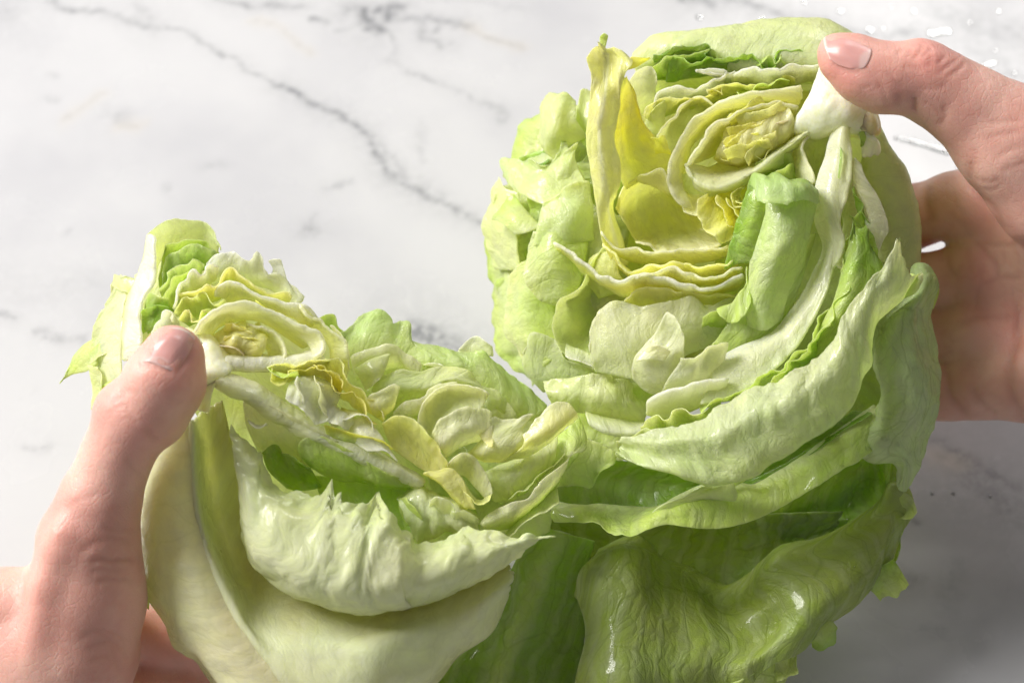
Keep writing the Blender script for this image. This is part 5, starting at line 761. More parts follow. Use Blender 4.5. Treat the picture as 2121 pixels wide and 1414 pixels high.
L_([[E(820, 740, 3.4), E(890, 700, 3.4), E(980, 650, 3.3), E(1060, 620, 3.3)], [E(745, 690, 3.6), E(800, 640, 3.6), E(850, 680, 3.6), E(900, 620, 3.6), E(950, 640, 3.5), E(1040, 605, 3.4)]], MID, PYEL, ruf=.24, fr=2.8, jag=.06)
L_([[E(1060, 600, 2.2), E(1150, 590, 2.2), E(1300, 630, 2.3), E(1450, 680, 2.4), E(1580, 740, 2.5)], [E(1020, 560, 2.8), E(1090, 520, 2.7), E(1250, 570, 2.7), E(1450, 640, 2.8), E(1600, 720, 2.7)], [E(1000, 560, 3.1), E(1020, 490, 3.1), E(1060, 466, 3.1), E(1180, 505, 3.1), E(1300, 560, 3.1), E(1430, 600, 3.0), E(1540, 610, 2.9), E(1640, 720, 2.8)]], PYEL, WHITE, cmid=(.93,.92,.58), ruf=.05, jag=.03, th=(.14, .14))
L_([[E(1240, 620, 3.1), E(1270, 625, 3.1), E(1300, 625, 3.1)], [E(1235, 570, 3.2), E(1260, 585, 3.2), E(1290, 610, 3.2)]], YEL, YEL, ruf=.04, jag=.1, nu=12, nv=10)
# heart of the smaller half
L_([[E(930, 820, 2.9), E(1000, 730, 2.8), E(1100, 700, 2.6), E(1260, 710, 2.4), E(1420, 790, 2.3), E(1530, 870, 2.4)], [E(880, 790, 3.6), E(960, 700, 3.5), E(1080, 650, 3.3), E(1270, 670, 3.1), E(1450, 740, 3.0), E(1580, 850, 3.0)], [E(835, 770, 3.9), E(910, 685, 3.9), E(1030, 620, 3.8), E(1150, 606, 3.7), E(1300, 632, 3.6), E(1450, 690, 3.5), E(1570, 775, 3.4), E(1645, 830, 3.4), E(1655, 900, 3.5), E(1600, 945, 3.6)]], PYEL, (.94,.94,.68), cmid=(.95,.94,.60), ruf=.04, jag=.02, th=(.24, .2))
L_([[E(1560, 720, 2.3), E(1650, 800, 2.3), E(1700, 880, 2.3), E(1700, 950, 2.5)], [E(1520, 640, 2.9), E(1640, 740, 2.8), E(1740, 850, 2.8), E(1760, 950, 2.9)], [E(1500, 605, 3.1), E(1600, 690, 3.1), E(1700, 785, 3.1), E(1785, 850, 3.1), E(1805, 950, 3.1)]], PYEL, CREAM, ruf=.05, jag=.03, th=(.14, .14))
L_([[F(100, 330, 2.2), F(150, 420, 2.4), F(170, 520, 2.6)], [F(110, 200, 2.6), F(180, 280, 2.6), F(215, 400, 2.7)], [F(70, 150, 2.8), F(160, 210, 2.7), F(205, 300, 2.7), F(222, 420, 2.8)]], PYEL, CREAM, ruf=.05, jag=.04)
L_([[E(1160, 840, 2.8), E(1240, 840, 2.7), E(1300, 880, 2.7), E(1320, 940, 2.9)], [E(1180, 720, 3.4), E(1290, 760, 3.4), E(1380, 830, 3.4), E(1415, 895, 3.4), E(1405, 950, 3.5)]], PYEL, CREAM, ruf=.04, jag=.02, th=(.14, .12))
heart(L_, E(1125, 840)[:2], .25, 56, 36, 3.62, 7, 9, [(.99,.94,.30), (.99,.96,.42), (.99,.94,.32), (.99,.96,.5)])
L_([[E(1040, 800, 3.2), E(1100, 800, 3.2), E(1180, 850, 3.2)], [E(1000, 860, 3.6), E(1080, 880, 3.7), E(1160, 920, 3.7)]], CREAM, (.80, .72, .50), ruf=.08, jag=.04)
# core under the thumb
L_([[E(800, 820, 3.6), E(930, 790, 3.7), E(1060, 900, 3.4)], [E(820, 900, 3.9), E(940, 860, 4.0), E(1060, 950, 3.85)], [E(840, 1000, 4.1), E(960, 970, 4.15), E(1080, 1000, 4.0)], [E(840, 1100, 4.2), E(940, 1060, 4.4), E(1030, 1050, 4.2)], [E(840, 1160, 3.7), E(930, 1110, 3.7), E(1010, 1090, 3.6)]], (.84,.84,.52), (.82,.83,.50), cmid=(.84, .85, .60), ruf=.05, crum=.04, flare=0, edge=0, rnd=0, jag=0, th=(.2, .2), mat=FLESH, name='core', keep=False)
L_([[E(920, 1080, 4.3), E(985, 1070, 4.3)], [E(900, 1170, 4.2), E(950, 1180, 4.2)], [E(865, 1265, 4.1), E(940, 1275, 4.1)]], (.72, .66, .46), (.60, .50, .34), ruf=.10, fr=2, jag=.1, th=(.12, .08), mat=FLESH, name='stem_end', keep=False, nu=18, nv=22)
L_([[E(480, 950, 3.4), E(560, 850, 3.5), E(700, 760, 3.5), E(840, 760, 3.6)], [E(500, 1000, 3.6), E(640, 900, 3.8), E(800, 840, 3.9), E(900, 850, 3.9)]], PALE, CREAM, ruf=.03, jag=0, th=(.2, .2), mat=FLESH, keep=False)
# flat cut edge under the heart and the yellow frills
L_([[E(1040, 1010, 3.4), E(1300, 1020, 3.2), E(1500, 1000, 3), E(1680, 960, 2.9)], [E(1045, 985, 4.0), E(1300, 992, 3.8), E(1500, 982, 3.7), E(1665, 945, 3.6)], [E(1040, 955, 4.0), E(1300, 958, 3.8), E(1500, 948, 3.7), E(1655, 925, 3.6)], [E(1060, 930, 3.4), E(1300, 930, 3.2), E(1500, 920, 3.0), E(1640, 900, 3)]], CREAM, CREAM, cmid=WHITE, ruf=.03, jag=0, th=(.12, .12))
YR = [(.97,.92,.30), (.97,.95,.44)]
L_([[E(1330, 1040, 3.0), E(1500, 1040, 3.0), E(1700, 1030, 2.8), F(130, 470, 2.8), F(230, 590, 2.8), F(400, 720, 2.8)], [E(1300, 995, 3.75), E(1420, 985, 3.7), E(1560, 965, 3.6), E(1700, 948, 3.5), F(60, 355, 3.5), F(160, 385, 3.4), F(215, 480, 3.4), F(300, 575, 3.3), F(430, 690, 3.2)]], YR[0], YR[1], ruf=.18, fr=2.0, jag=.06, th=(.08, .07))
L_([[E(1350, 1080, 3.3), E(1500, 1080, 3.2), E(1640, 1060, 3.1), F(100, 500, 3.1), F(190, 610, 3.1), F(330, 720, 3.1)], [E(1320, 1010, 3.9), E(1400, 1050, 3.9), E(1500, 1010, 3.85), E(1600, 1020, 3.8), F(60, 420, 3.7), F(140, 480, 3.65), F(190, 560, 3.6), F(270, 630, 3.55), F(390, 705, 3.5)]], YR[1], YR[0], ruf=.24, fr=2.6, jag=.08)
L_([[F(0, 400, 3.3), F(70, 480, 3.3), F(150, 560, 3.3)], [F(20, 360, 3.7), F(90, 420, 3.7), F(170, 510, 3.7)]], YR[0], YR[0], ruf=.18, fr=3, jag=.12)
L_([[E(1300, 1000, 3.8), E(1400, 1040, 3.9), E(1500, 1060, 3.9)], [E(1320, 1040, 4.0), E(1420, 1070, 4.05), E(1500, 1040, 4)]], LIME, LIME, ruf=.10, fr=2, jag=.05)
# white crumpled leaf right of the core
L_([[E(1500, 1060, 3.5), E(1620, 1060, 3.4), E(1740, 1170, 3.3), F(130, 620, 3.2), F(260, 720, 3.2)], [E(1440, 1130, 4.0), E(1540, 1140, 4.0), E(1680, 1250, 3.9), F(100, 640, 3.8), F(230, 730, 3.7)], [E(1420, 1210, 4.1), E(1520, 1260, 4.1), E(1640, 1350, 4), F(60, 720, 3.9), F(200, 770, 3.8)]], WHITE, WHITE, cmid=(.93,.93,.66), ruf=.30, fr=1.9, jag=.04, nu=60, nv=40)
L_([[E(1520, 1100, 3.9), E(1560, 1180, 3.9), E(1620, 1290, 3.8)], [E(1480, 1050, 4.25), E(1500, 1160, 4.3), E(1570, 1290, 4.2)]], WHITE, WHITE, ruf=.14, fr=2, jag=.04)
L_([[E(1640, 1120, 3.7), E(1690, 1210, 3.7), E(1760, 1330, 3.6)], [E(1590, 1040, 4.1), E(1630, 1160, 4.15), E(1680, 1300, 4.1)]], WHITE, CREAM, ruf=.14, fr=2, jag=.04)
L_([[F(40, 560, 3.5), F(100, 640, 3.5), F(180, 720, 3.4)], [F(-10, 600, 3.9), F(60, 670, 3.9), F(130, 750, 3.8)]], CREAM, WHITE, ruf=.14, fr=2, jag=.05)
L_([[F(160, 640, 3.3), F(260, 680, 3.3), F(360, 760, 3.2)], [F(150, 720, 3.8), F(220, 700, 3.8), F(300, 700, 3.75), F(390, 790, 3.6)]], PYEL, WHITE, ruf=.10, fr=1.6, jag=.05)
L_([[F(170, 770, 3.6), F(260, 700, 3.6), F(320, 700, 3.55)], [F(230, 830, 3.9), F(330, 800, 3.9), F(400, 810, 3.8)], [F(320, 890, 3.85), F(420, 890, 3.8), F(500, 960, 3.7)]], CREAM, WHITE, ruf=.10, jag=.03)
# long rib running down from the core
L_([[E(1030, 1020, 3.9), E(1200, 1080, 3.9), E(1430, 1215, 3.8), F(30, 730, 3.7), F(180, 795, 3.6), F(350, 870, 3.4), F(500, 965, 3.2), F(660, 1060, 3.0)], [E(1015, 1045, 4.2), E(1190, 1110, 4.2), E(1420, 1245, 4.1), F(30, 765, 4.0), F(180, 830, 3.9), F(350, 905, 3.75), F(490, 990, 3.7), F(650, 1075, 3.4)], [E(985, 1075, 4.4), E(1160, 1150, 4.4), E(1380, 1290, 4.3), F(0, 800, 4.2), F(150, 870, 4.1), F(320, 950, 3.9), F(470, 1030, 3.7), F(630, 1100, 3.4)], [E(980, 1110, 4.3), E(1140, 1190, 4.3), E(1350, 1330, 4.2), F(0, 840, 4.05), F(150, 910, 3.9), F(320, 985, 3.75), F(480, 1065, 3.5)]], CREAM, PALE, cmid=(.94, .94, .70), ruf=.05, jag=.02, flare=0, th=(.1, .1))
L_([[G(640, -90, 4.3), G(830, 0, 4.3), G(960, 65, 4.2), G(1130, 160, 4.0)], [G(640, 0, 4.1), G(770, 60, 4.05), G(920, 130, 3.95), G(1050, 200, 3.8)], [G(660, 100, 3.7), G(740, 150, 3.6), G(880, 220, 3.5), G(990, 290, 3.4)], [G(700, 200, 3.1), G(780, 260, 3.0), G(880, 330, 3.0), G(960, 380, 3.0)]], CREAM, PALE, ruf=.05, jag=0, vein=.8)
L_([[G(660, 50, 4.2), G(700, 80, 4.2), G(760, 75, 4.2)], [G(670, 62, 4.25), G(710, 90, 4.25), G(755, 66, 4.2)]], WHITE, WHITE, ruf=.02, jag=.1, nu=14, nv=8)
L_([[G(990, 300, 3.5), G(1100, 345, 3.5), G(1200, 365, 3.4), G(1400, 400, 3.2), G(1520, 430, 3.1)], [G(940, 250, 4.0), G(1040, 260, 4.1), G(1160, 295, 4.0), G(1300, 355, 3.8), G(1500, 410, 3.5)], [G(915, 190, 4.1), G(940, 145, 4.15), G(985, 130, 4.15), G(1140, 183, 4.1), G(1300, 280, 3.9), G(1500, 385, 3.6)]], (.60,.78,.18), LIME, cmid=(.62,.79,.18), ruf=.14, fr=1.4, flare=.05, jag=.05, vein=.9)
L_([[G(860, 400, 3.0), G(930, 420, 3.0), G(1040, 400, 3.0)], [G(760, 290, 3.4), G(850, 330, 3.5), G(1000, 330, 3.5)], [G(730, 215, 3.6), G(800, 180, 3.7), G(830, 230, 3.8), G(900, 250, 3.9), G(990, 290, 3.8)]], MID, MID, ruf=.10, fr=1.6, jag=.04, vein=.8)
L_([[G(1000, 340, 3.0), G(1200, 360, 3.0), G(1400, 390, 3.0), H(480, 200, 3)], [G(1030, 440, 2.9), G(1250, 460, 3.0), G(1420, 540, 3.0), H(480, 380, 3)], [G(1050, 520, 3.2), G(1250, 540, 3.2), G(1450, 640, 3.2), H(520, 520, 3.2)]], (.56,.74,.15), (.56,.74,.15), ruf=.10, fr=1.4, jag=0, vein=.8)
# crumpled pale green folds at the lower tip of the cut face
L_([[H(380, 260, 3.1), H(520, 160, 3.1), H(640, 230, 3.0), H(760, 270, 2.9), H(900, 380, 2.8)], [H(395, 300, 3.6), H(540, 240, 3.7), H(660, 310, 3.7), H(780, 340, 3.5), H(895, 395, 3.2)], [H(430, 400, 3.7), H(560, 400, 3.9), H(700, 420, 3.8), H(800, 430, 3.6), H(890, 420, 3.2)], [H(480, 500, 3.3), H(620, 500, 3.4), H(760, 490, 3.3), H(880, 450, 3)]], PALE, PALE, cmid=(.86,.90,.50), ruf=.22, fr=2.0, jag=.02)
L_([[H(430, 420, 3.4), H(400, 330, 3.4), H(390, 250, 3.4)], [H(520, 420, 3.7), H(500, 320, 3.7), H(430, 240, 3.6)]], LIME, LIME, ruf=.10, fr=2, jag=.03)
L_([[H(560, 360, 3.7), H(640, 380, 3.7), H(740, 390, 3.6)], [H(590, 270, 4.0), H(650, 250, 4), H(740, 300, 3.9)]], PALE, (.88,.91,.58), ruf=.14, fr=2, jag=.03)
L_([[H(700, 420, 3.7), H(780, 440, 3.6), H(860, 430, 3.4)], [H(720, 330, 3.9), H(800, 340, 3.8), H(890, 390, 3.5)]], PALE, (.88,.91,.58), ruf=.14, fr=2, jag=.03)
# big near leaf with torn spikes
L_([[G(640, 640, 2.4), G(720, 780, 2.8), G(830, 870, 3.2), G(1000, 950, 3.4), G(1250, 990, 3.5), G(1500, 960, 3.4), H(420, 890, 3.2), H(600, 840, 2.8), H(800, 780, 2.6), H(980, 690, 2.4), H(1120, 620, 2.2)],
    [G(625, 640, 3.9), G(685, 795, 4.3), G(810, 905, 4.6), G(1000, 998, 4.9), G(1250, 1045, 5), G(1500, 1015, 4.9), H(400, 945, 4.7), H(600, 885, 4.3), H(800, 815, 3.9), H(1000, 705, 3.6), H(1170, 612, 3.4)],
    [G(615, 500, 4.7), G(665, 640, 5.1), G(765, 750, 5.5), G(930, 850, 5.8), G(1100, 900, 5.9), G(1280, 915, 5.9), G(1450, 900, 5.7), H(450, 810, 5.4), H(640, 765, 5), H(830, 700, 4.6), H(990, 640, 4.2), H(1190, 570, 3.7)],
    [G(580, 260, 4.7), G(680, 390, 5), G(790, 510, 5.3), G(930, 610, 5.5), G(1100, 660, 5.6), G(1280, 690, 5.6), G(1450, 730, 5.5), H(480, 650, 5.2), H(650, 630, 4.9), H(830, 595, 4.6), H(1000, 570, 4.3), H(1250, 530, 3.7)],
    [G(572, 40, 4.2), G(690, 180, 4.1), G(760, 285, 4.1), G(850, 390, 4.2), G(950, 430, 4.3), G(1060, 440, 4.4), G(1160, 500, 4.5), G(1280, 510, 4.5), G(1370, 540, 4.4), G(1470, 620, 4.3), H(500, 520, 4.2), H(600, 510, 4.1), H(700, 470, 4), H(880, 440, 3.9), H(1000, 450, 3.8), H(1080, 500, 3.7), H(1240, 460, 3.6), H(1400, 475, 3.5)]],
   (.84,.84,.52), (.83,.88,.42), cmid=(.86,.87,.54), mat=THICK, fold=.06, ruf=.12, crum=.022, fr=1.3, jag=.03, teeth=[(.125, .012, .05), (.345, .022, .13), (.375, .016, .10), (.43, .02, .05), (.475, .028, .22), (.575, .015, .06), (.74, .03, .06), (.90, .02, .02), (.99, .03, .03)], vein=.9, nu=160, nv=64, th=(.12, .05))
# the outer leaf the near one sits in: hollow with its shade painted olive, rim and lit belly
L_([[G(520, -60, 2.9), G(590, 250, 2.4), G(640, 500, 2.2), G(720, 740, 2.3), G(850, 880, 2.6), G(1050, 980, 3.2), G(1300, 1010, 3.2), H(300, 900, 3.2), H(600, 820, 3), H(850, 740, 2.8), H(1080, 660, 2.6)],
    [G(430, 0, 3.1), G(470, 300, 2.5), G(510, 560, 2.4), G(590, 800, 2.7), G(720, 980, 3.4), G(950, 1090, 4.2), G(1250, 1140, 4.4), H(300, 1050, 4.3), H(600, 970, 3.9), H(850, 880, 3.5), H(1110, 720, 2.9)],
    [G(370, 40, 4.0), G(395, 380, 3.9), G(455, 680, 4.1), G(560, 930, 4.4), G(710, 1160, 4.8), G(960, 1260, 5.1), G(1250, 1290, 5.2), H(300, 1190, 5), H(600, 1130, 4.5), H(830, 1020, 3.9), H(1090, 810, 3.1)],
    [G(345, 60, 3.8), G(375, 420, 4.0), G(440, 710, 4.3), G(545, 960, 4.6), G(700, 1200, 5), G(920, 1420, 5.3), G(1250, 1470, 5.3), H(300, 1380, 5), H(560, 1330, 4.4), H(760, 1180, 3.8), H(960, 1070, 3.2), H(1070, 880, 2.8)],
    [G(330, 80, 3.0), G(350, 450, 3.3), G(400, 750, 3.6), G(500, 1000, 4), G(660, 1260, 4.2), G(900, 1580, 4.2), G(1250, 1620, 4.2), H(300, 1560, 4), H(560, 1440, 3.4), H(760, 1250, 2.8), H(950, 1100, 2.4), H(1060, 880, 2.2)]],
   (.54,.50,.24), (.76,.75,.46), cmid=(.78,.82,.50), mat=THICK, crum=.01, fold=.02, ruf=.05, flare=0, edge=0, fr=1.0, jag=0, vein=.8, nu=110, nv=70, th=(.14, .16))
# outermost ribbed leaf by the hand
L_([[G(350, 40, 3.9), G(382, 420, 4.0), G(445, 700, 4.2), G(545, 950, 4.5), G(690, 1190, 4.9), G(880, 1430, 5.1)], [G(270, 100, 3.8), G(290, 420, 4.1), G(330, 680, 4.4), G(420, 950, 4.7), G(560, 1200, 5), G(720, 1460, 5.2)], [G(215, 140, 3.5), G(190, 420, 3.9), G(210, 700, 4.1), G(280, 970, 4.3), G(400, 1200, 4.6), G(560, 1450, 4.8)],
    [G(160, 180, 3.0), G(110, 400, 3.1), G(98, 700, 3.1), G(140, 950, 3.1), G(230, 1090, 3.3), G(300, 1245, 3.4), G(410, 1290, 3.6), G(530, 1440, 3.8)], [G(170, 200, 1.6), G(140, 450, 1.5), G(150, 750, 1.5), G(220, 1000, 1.6), G(330, 1230, 1.9), G(520, 1450, 2.2)]], (.79,.73,.45), (.83,.87,.50), cmid=(.82,.83,.52), mat=THICK, crum=.012, fold=.03, flare=0, edge=0, ruf=.09, fr=1.5, jag=0, vein=1, th=(.16, .08), nu=90)
L_([[G(110, 860, 3.0), G(130, 920, 3.0), G(150, 960, 3.0)], [G(90, 880, 2.9), G(105, 960, 2.9), G(145, 1035, 2.9)]], PALE, LIME, ruf=.05, jag=.1, nu=16, nv=10)
layers(L_, (800, 1000), 330, 300, -1.3, .5, 5, .4, 1.2, 17, [PALE, LIME, CREAM, PALE], rr=(.9, .55), drop=.2)
L_([[(880, 960, 1.6), (1000, 940, 1.2), (1160, 930, .8)], [(900, 1040, 1.8), (1010, 1030, 1.4), (1150, 1010, .9)], [(930, 1150, 1.6), (1030, 1140, 1.2), (1140, 1110, .8)]], PALE, LIME, ruf=.1, jag=0, flare=0)
# ------------------------------------------------------------------ loose folds of the smaller half in the middle
L_([[F(200, 420, .9), F(400, 440, .8), F(600, 460, .7), F(850, 520, .6), F(1050, 620, .6), F(1200, 740, .2)], [F(180, 300, 1.1), F(300, 260, 1.2), F(430, 270, 1.1), F(560, 320, 1), F(700, 370, 1), F(850, 390, .9), F(1000, 450, .7), F(1130, 540, .5), F(1330, 680, .2)], [F(150, 200, .9), F(200, 170, .9), F(245, 115, .8), F(300, 78, .7), F(440, 130, .6), F(460, 155, .6), F(500, 120, .6), F(545, 125, .5), F(600, 230, .6), F(760, 260, .5), F(850, 300, .4), F(960, 282, .4), F(1060, 350, .3), F(1200, 460, .2), F(1380, 610, 0)]], PALE, (.68,.82,.30), ruf=.12, fr=1.3, jag=.06, vein=.8)
L_([[F(60, 220, .8), F(120, 230, .8), F(190, 230, .8)], [F(20, 110, .8), F(60, 90, .8), F(120, 90, .8), F(140, 160, .8), F(190, 200, .8)]], MID, LIME, ruf=.06, jag=.05)
L_([[F(840, 320, .2), F(950, 320, .2), F(1050, 330, .2)], [F(850, 290, .2), F(900, 240, .2), F(960, 217, .2), F(1000, 245, .2), F(1046, 275, .2)]], PALE, WHITE, ruf=.04, jag=.12)
L_([[F(250, 470, 1.2), F(380, 420, 1.2), F(500, 400, 1.1), F(620, 470, 1.1)], [F(220, 370, 1.8), F(350, 320, 1.9), F(490, 310, 1.8), F(560, 370, 1.7), F(620, 420, 1.6)], [F(215, 330, 1.7), F(330, 290, 1.8), F(500, 278, 1.7), F(560, 325, 1.6), F(625, 385, 1.5)]], PALE, CREAM, ruf=.05, jag=.02)
L_([[F(240, 410, 1.8), F(340, 350, 2.0), F(450, 318, 1.9)], [F(280, 480, 2), F(350, 430, 2.2), F(410, 410, 2)], [F(305, 535, 1.8), F(350, 500, 2), F(375, 465, 1.9)]], PALE, CREAM, ruf=.08, jag=.03)
L_([[F(640, 385, .9), F(720, 395, .9), F(800, 420, .9)], [F(660, 385, 1.2), F(730, 390, 1.2), F(760, 405, 1.2)]], PALE, WHITE, ruf=.04, jag=.2)
L_([[F(480, 660, 1.3), F(580, 610, 1.3), F(690, 550, 1.3), F(860, 540, 1.2), F(960, 620, 1.2)], [F(340, 540, 2), F(500, 515, 2.1), F(640, 520, 2), F(800, 470, 1.9), F(930, 500, 1.7), F(1010, 570, 1.6), F(1010, 650, 1.6)], [F(365, 450, 1.6), F(500, 425, 1.6), F(660, 432, 1.5), F(740, 405, 1.4), F(810, 397, 1.4), F(900, 425, 1.4), F(985, 482, 1.3), F(1085, 535, 1.3), F(1102, 590, 1.3), F(1050, 665, 1.4)]], PALE, PALE, cmid=(.84,.89,.50), ruf=.06, jag=.02)
L_([[F(500, 720, 1.6), F(620, 660, 1.7), F(700, 590, 1.6), F(850, 530, 1.5)], [F(490, 680, 2.2), F(590, 635, 2.3), F(670, 580, 2.2), F(730, 520, 2.1), F(840, 490, 2)], [F(455, 672, 2.2), F(520, 605, 2.2), F(640, 585, 2.15), F(690, 515, 2.0), F(830, 478, 1.9)]], PALE, CREAM, ruf=.05, jag=.03)
L_([[F(710, 810, 2.3), F(770, 720, 2.2), F(850, 660, 2.1), F(980, 650, 2.0)], [F(670, 790, 2.1), F(700, 680, 1.95), F(790, 600, 1.85), F(900, 575, 1.8), F(1005, 590, 1.9)], [F(608, 730, 2.3), F(625, 670, 2.3), F(645, 615, 2.3), F(720, 530, 2.2), F(830, 503, 2.1), F(960, 523, 2), F(1027, 553, 2)]], PALE, CREAM, cmid=CREAM, ruf=.05, jag=.02, th=(.1, .1))
L_([[F(780, 930, 2.8), F(880, 850, 2.9), F(960, 830, 2.8), F(1040, 860, 2.7)], [F(730, 850, 3.3), F(850, 760, 3.5), F(950, 740, 3.3), F(1043, 750, 3)], [F(695, 790, 3), F(760, 712, 3.1), F(870, 640, 3.1), F(960, 638, 3), F(1047, 642, 2.9)]], PALE, (.94,.94,.62), cmid=CREAM, ruf=.11, fr=1.6, jag=.03, teeth=[], vein=.9)
L_([[F(960, 760, 3.1), F(1000, 760, 3.1), F(1046, 740, 3.0)], [F(990, 820, 3.2), F(1020, 810, 3.2), F(1046, 790, 3.1)], [F(1034, 862, 3.2), F(1040, 862, 3.2), F(1045, 860, 3.2)]], CREAM, PYEL, ruf=.02, jag=0, nu=14, nv=16)
L_([[F(970, 940, 2.4), F(1090, 950, 2.6), F(1240, 900, 2.4)], [F(900, 900, 2.9), F(1050, 880, 3.3), F(1235, 850, 3)], [F(1000, 800, 3), F(1100, 780, 3.1), F(1230, 750, 2.9)], [F(1045, 680, 2.8), F(1150, 700, 2.7), F(1230, 685, 2.7), F(1300, 655, 2.7)]], PYEL, CREAM, cmid=(.93,.93,.54), ruf=.07, jag=.03)
L_([[F(1090, 950, 2.6), F(1290, 900, 2.7), F(1430, 790, 2.6), F(1545, 690, 2.5)], [F(1230, 850, 3.2), F(1360, 760, 3.3), F(1470, 700, 3.1), F(1530, 650, 2.9)], [F(1230, 790, 2.9), F(1330, 690, 2.9), F(1395, 622, 2.8), F(1490, 598, 2.7)]], PALE, CREAM, cmid=PYEL, ruf=.06, jag=.03)
L_([[F(990, 1010, 2.2), F(1150, 950, 2.3), F(1300, 870, 2.2), F(1430, 800, 2.1)], [F(1030, 1100, 2.6), F(1150, 1050, 2.7), F(1280, 960, 2.6), F(1420, 880, 2.4)], [F(1050, 1190, 2.3), F(1160, 1190, 2.3), F(1260, 1070, 2.3), F(1340, 1010, 2.2), F(1400, 950, 2.1)]], PALE, PALE, ruf=.08, jag=.04, vein=1)
L_([[F(1400, 830, 1.8), F(1500, 740, 1.8), F(1550, 690, 1.7)], [F(1420, 930, 2.2), F(1520, 850, 2.1), F(1590, 800, 1.8)], [F(1280, 1090, 2.1), F(1420, 1000, 2.2), F(1510, 910, 2.2), F(1600, 890, 1.8)]], LIME, PALE, ruf=.12, fr=1.4, jag=.05, vein=.9)
L_([[F(1090, 1210, 2), F(1200, 1150, 2.1), F(1350, 1020, 2.1), F(1450, 940, 2)], [F(1160, 1180, 2.5), F(1250, 1100, 2.5), F(1380, 980, 2.4), F(1480, 900, 2.3)]], LIME, PALE, ruf=.08, jag=.03, vein=1)
L_([[H(1000, 450, 2.3), H(1100, 430, 2.4), H(1250, 310, 2.3), H(1390, 160, 2.2)], [H(905, 420, 3.2), H(1050, 350, 3.2), H(1200, 275, 3), H(1300, 190, 2.9), H(1400, 90, 2.7), H(1450, 40, 2.6)], [H(880, 400, 3), H(1000, 335, 3), H(1100, 288, 2.9), H(1200, 212, 2.8), H(1330, 100, 2.7), H(1462, -5, 2.6)]], LIME, CREAM, cmid=PALE, ruf=.08, fr=1.6, jag=.04)
L_([[H(1050, 480, 2.4), H(1200, 330, 2.4), H(1380, 180, 2.2)], [H(1065, 500, 2.8), H(1130, 430, 2.8), H(1260, 360, 2.7), H(1395, 288, 2.4)]], LIME, PALE, ruf=.06, jag=.05)
L_([[F(830, 1060, 2.5), F(900, 1000, 2.4), F(960, 1010, 2.4)], [F(800, 1010, 2.9), F(880, 1010, 2.75), F(940, 1090, 2.8), F(1000, 1160, 2.9)], [F(775, 960, 3.2), F(830, 908, 3.2), F(900, 905, 3.2), F(960, 965, 3.1), F(1020, 1055, 3), F(1052, 1135, 3)]], PALE, CREAM, cmid=(.92,.93,.54), ruf=.05, jag=.02)
L_([[F(860, 1040, 2.8), F(900, 1120, 2.9), F(960, 1200, 2.9)], [F(870, 1080, 3.2), F(905, 1150, 3.3), F(965, 1215, 3.3), F(1030, 1195, 3.1), F(1050, 1140, 3.05)]], CREAM, PYEL, ruf=.05, jag=.02)
L_([[F(460, 870, 3.2), F(560, 940, 3.2), F(680, 1010, 3.1), F(745, 1020, 3)], [F(420, 780, 3.1), F(520, 790, 3.0), F(620, 860, 2.9), F(700, 930, 2.9), F(765, 1000, 3.0)], [F(395, 720, 3.3), F(470, 685, 3.3), F(550, 698, 3.3), F(650, 760, 3.3), F(730, 855, 3.2), F(788, 970, 3.2)]], PYEL, (.97,.94,.42), cmid=(.97,.94,.40), ruf=.06, jag=.02)
L_([[F(640, 1020, 3.3), F(740, 1080, 3.3), F(820, 1160, 3.2), F(890, 1240, 3.1)], [F(650, 1010, 3.6), F(740, 1060, 3.6), F(820, 1140, 3.5), F(900, 1225, 3.4)], [F(700, 1000, 3.3), F(780, 980, 3.3), F(845, 1015, 3.3), F(895, 1120, 3.3), F(955, 1228, 3.3)]], PYEL, PYEL, ruf=.05, jag=.02)
L_([[F(370, 690, 3.0), F(430, 670, 3.0), F(470, 630, 2.9)], [F(330, 630, 3.4), F(420, 600, 3.35), F(490, 570, 3.1)], [F(295, 575, 3.2), F(400, 530, 3.1), F(460, 500, 3), F(507, 498, 3)]], PYEL, CREAM, ruf=.06, jag=.06)
L_([[F(80, 800, 4.0), F(250, 840, 3.9), F(420, 890, 3.7)], [F(60, 730, 4.0), F(250, 790, 3.9), F(400, 830, 3.8), F(470, 880, 3.7)]], LIME, YEL, ruf=.05, jag=.03)
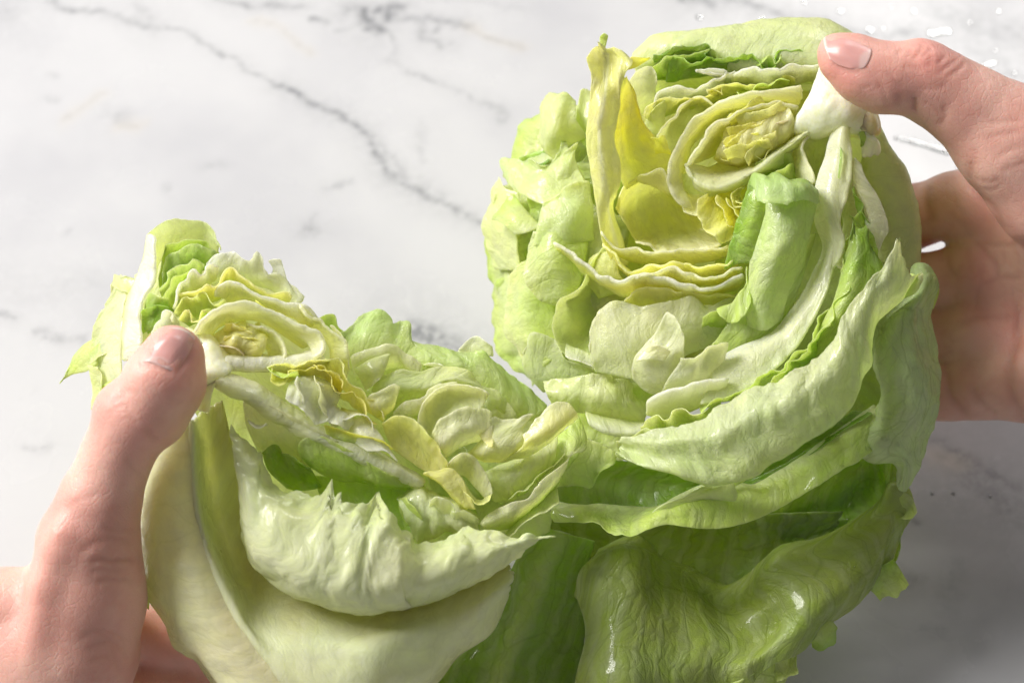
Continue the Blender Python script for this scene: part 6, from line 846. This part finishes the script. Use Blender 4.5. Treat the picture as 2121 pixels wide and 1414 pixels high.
# ------------------------------------------------------------------ beads of water on the leaves
def beads(parent, label, pick, n, seed, rmin=.02, rmax=.06):
    rg = np.random.default_rng(seed); Vs, Fs = [], []; nb = 0
    cand = [(p, m) for (par, p, m) in LEAVES if par is parent]
    Pa = np.concatenate([c[0] for c in cand]); Na = np.concatenate([c[1] for c in cand]); Na = Na * np.sign((Na * -Pa).sum(1))[:, None]
    # keep only points the lens can see: nearest in each 3-pixel cell
    xy = pix(Pa); cell = (np.floor(xy[:, 0] / 7) * 4000 + np.floor(xy[:, 1] / 7)).astype(np.int64); order = np.lexsort((-Pa[:, 2], cell)); first = np.r_[True, np.diff(cell[order]) != 0]; vis = order[first]
    vis = vis[pick(xy[vis])]
    for k in rg.choice(vis, min(n, len(vis)), replace=False):
        r = rmin + (rmax - rmin) * rg.random() ** 2; nn = Na[k]; a = np.cross(nn, [.3, .9, .2]); a /= np.linalg.norm(a); b = np.cross(nn, a); c = Pa[k] + nn * .03; el = 1 + rg.random()
        V = [c + nn * r * .8]
        for (ph, rr) in ((.8, .62), (.35, .92), (-.5, 1.0)):
            for t in np.arange(8) * math.pi / 4: V.append(c + nn * r * ph * .8 + (a * math.cos(t) * el + b * math.sin(t)) * r * rr)
        F = [(nb, nb + 1 + i, nb + 1 + (i + 1) % 8, nb + 1 + (i + 1) % 8) for i in range(8)]
        for ring in (0, 1): F += [(nb + 1 + 8 * ring + i, nb + 9 + 8 * ring + i, nb + 9 + 8 * ring + (i + 1) % 8, nb + 1 + 8 * ring + (i + 1) % 8) for i in range(8)]
        Vs += V; Fs += [f for f in F]; nb += 25
    V = world(np.array(Vs)); me = bpy.data.meshes.new('water_beads'); me.from_pydata([tuple(v) for v in V], [], [f if f[2] != f[3] else f[:3] for f in Fs]); me.polygons.foreach_set('use_smooth', np.ones(len(me.polygons), bool)); me.materials.append(WATER)
    o = bpy.data.objects.new('water_beads', me); COL.objects.link(o); o.parent = parent; o.matrix_parent_inverse = Matrix.Translation(-parent.location); o['kind'] = 'stuff'; o['label'] = label
beads(BIG, 'tiny beads of water on the leaves', lambda q: (q[:, 0] > 1740) & (q[:, 1] > 480), 70, 3)
beads(BIG, 'tiny beads of water around the heart', lambda q: (q[:, 0] < 1740) & (q[:, 1] < 560), 40, 4, .012, .03)
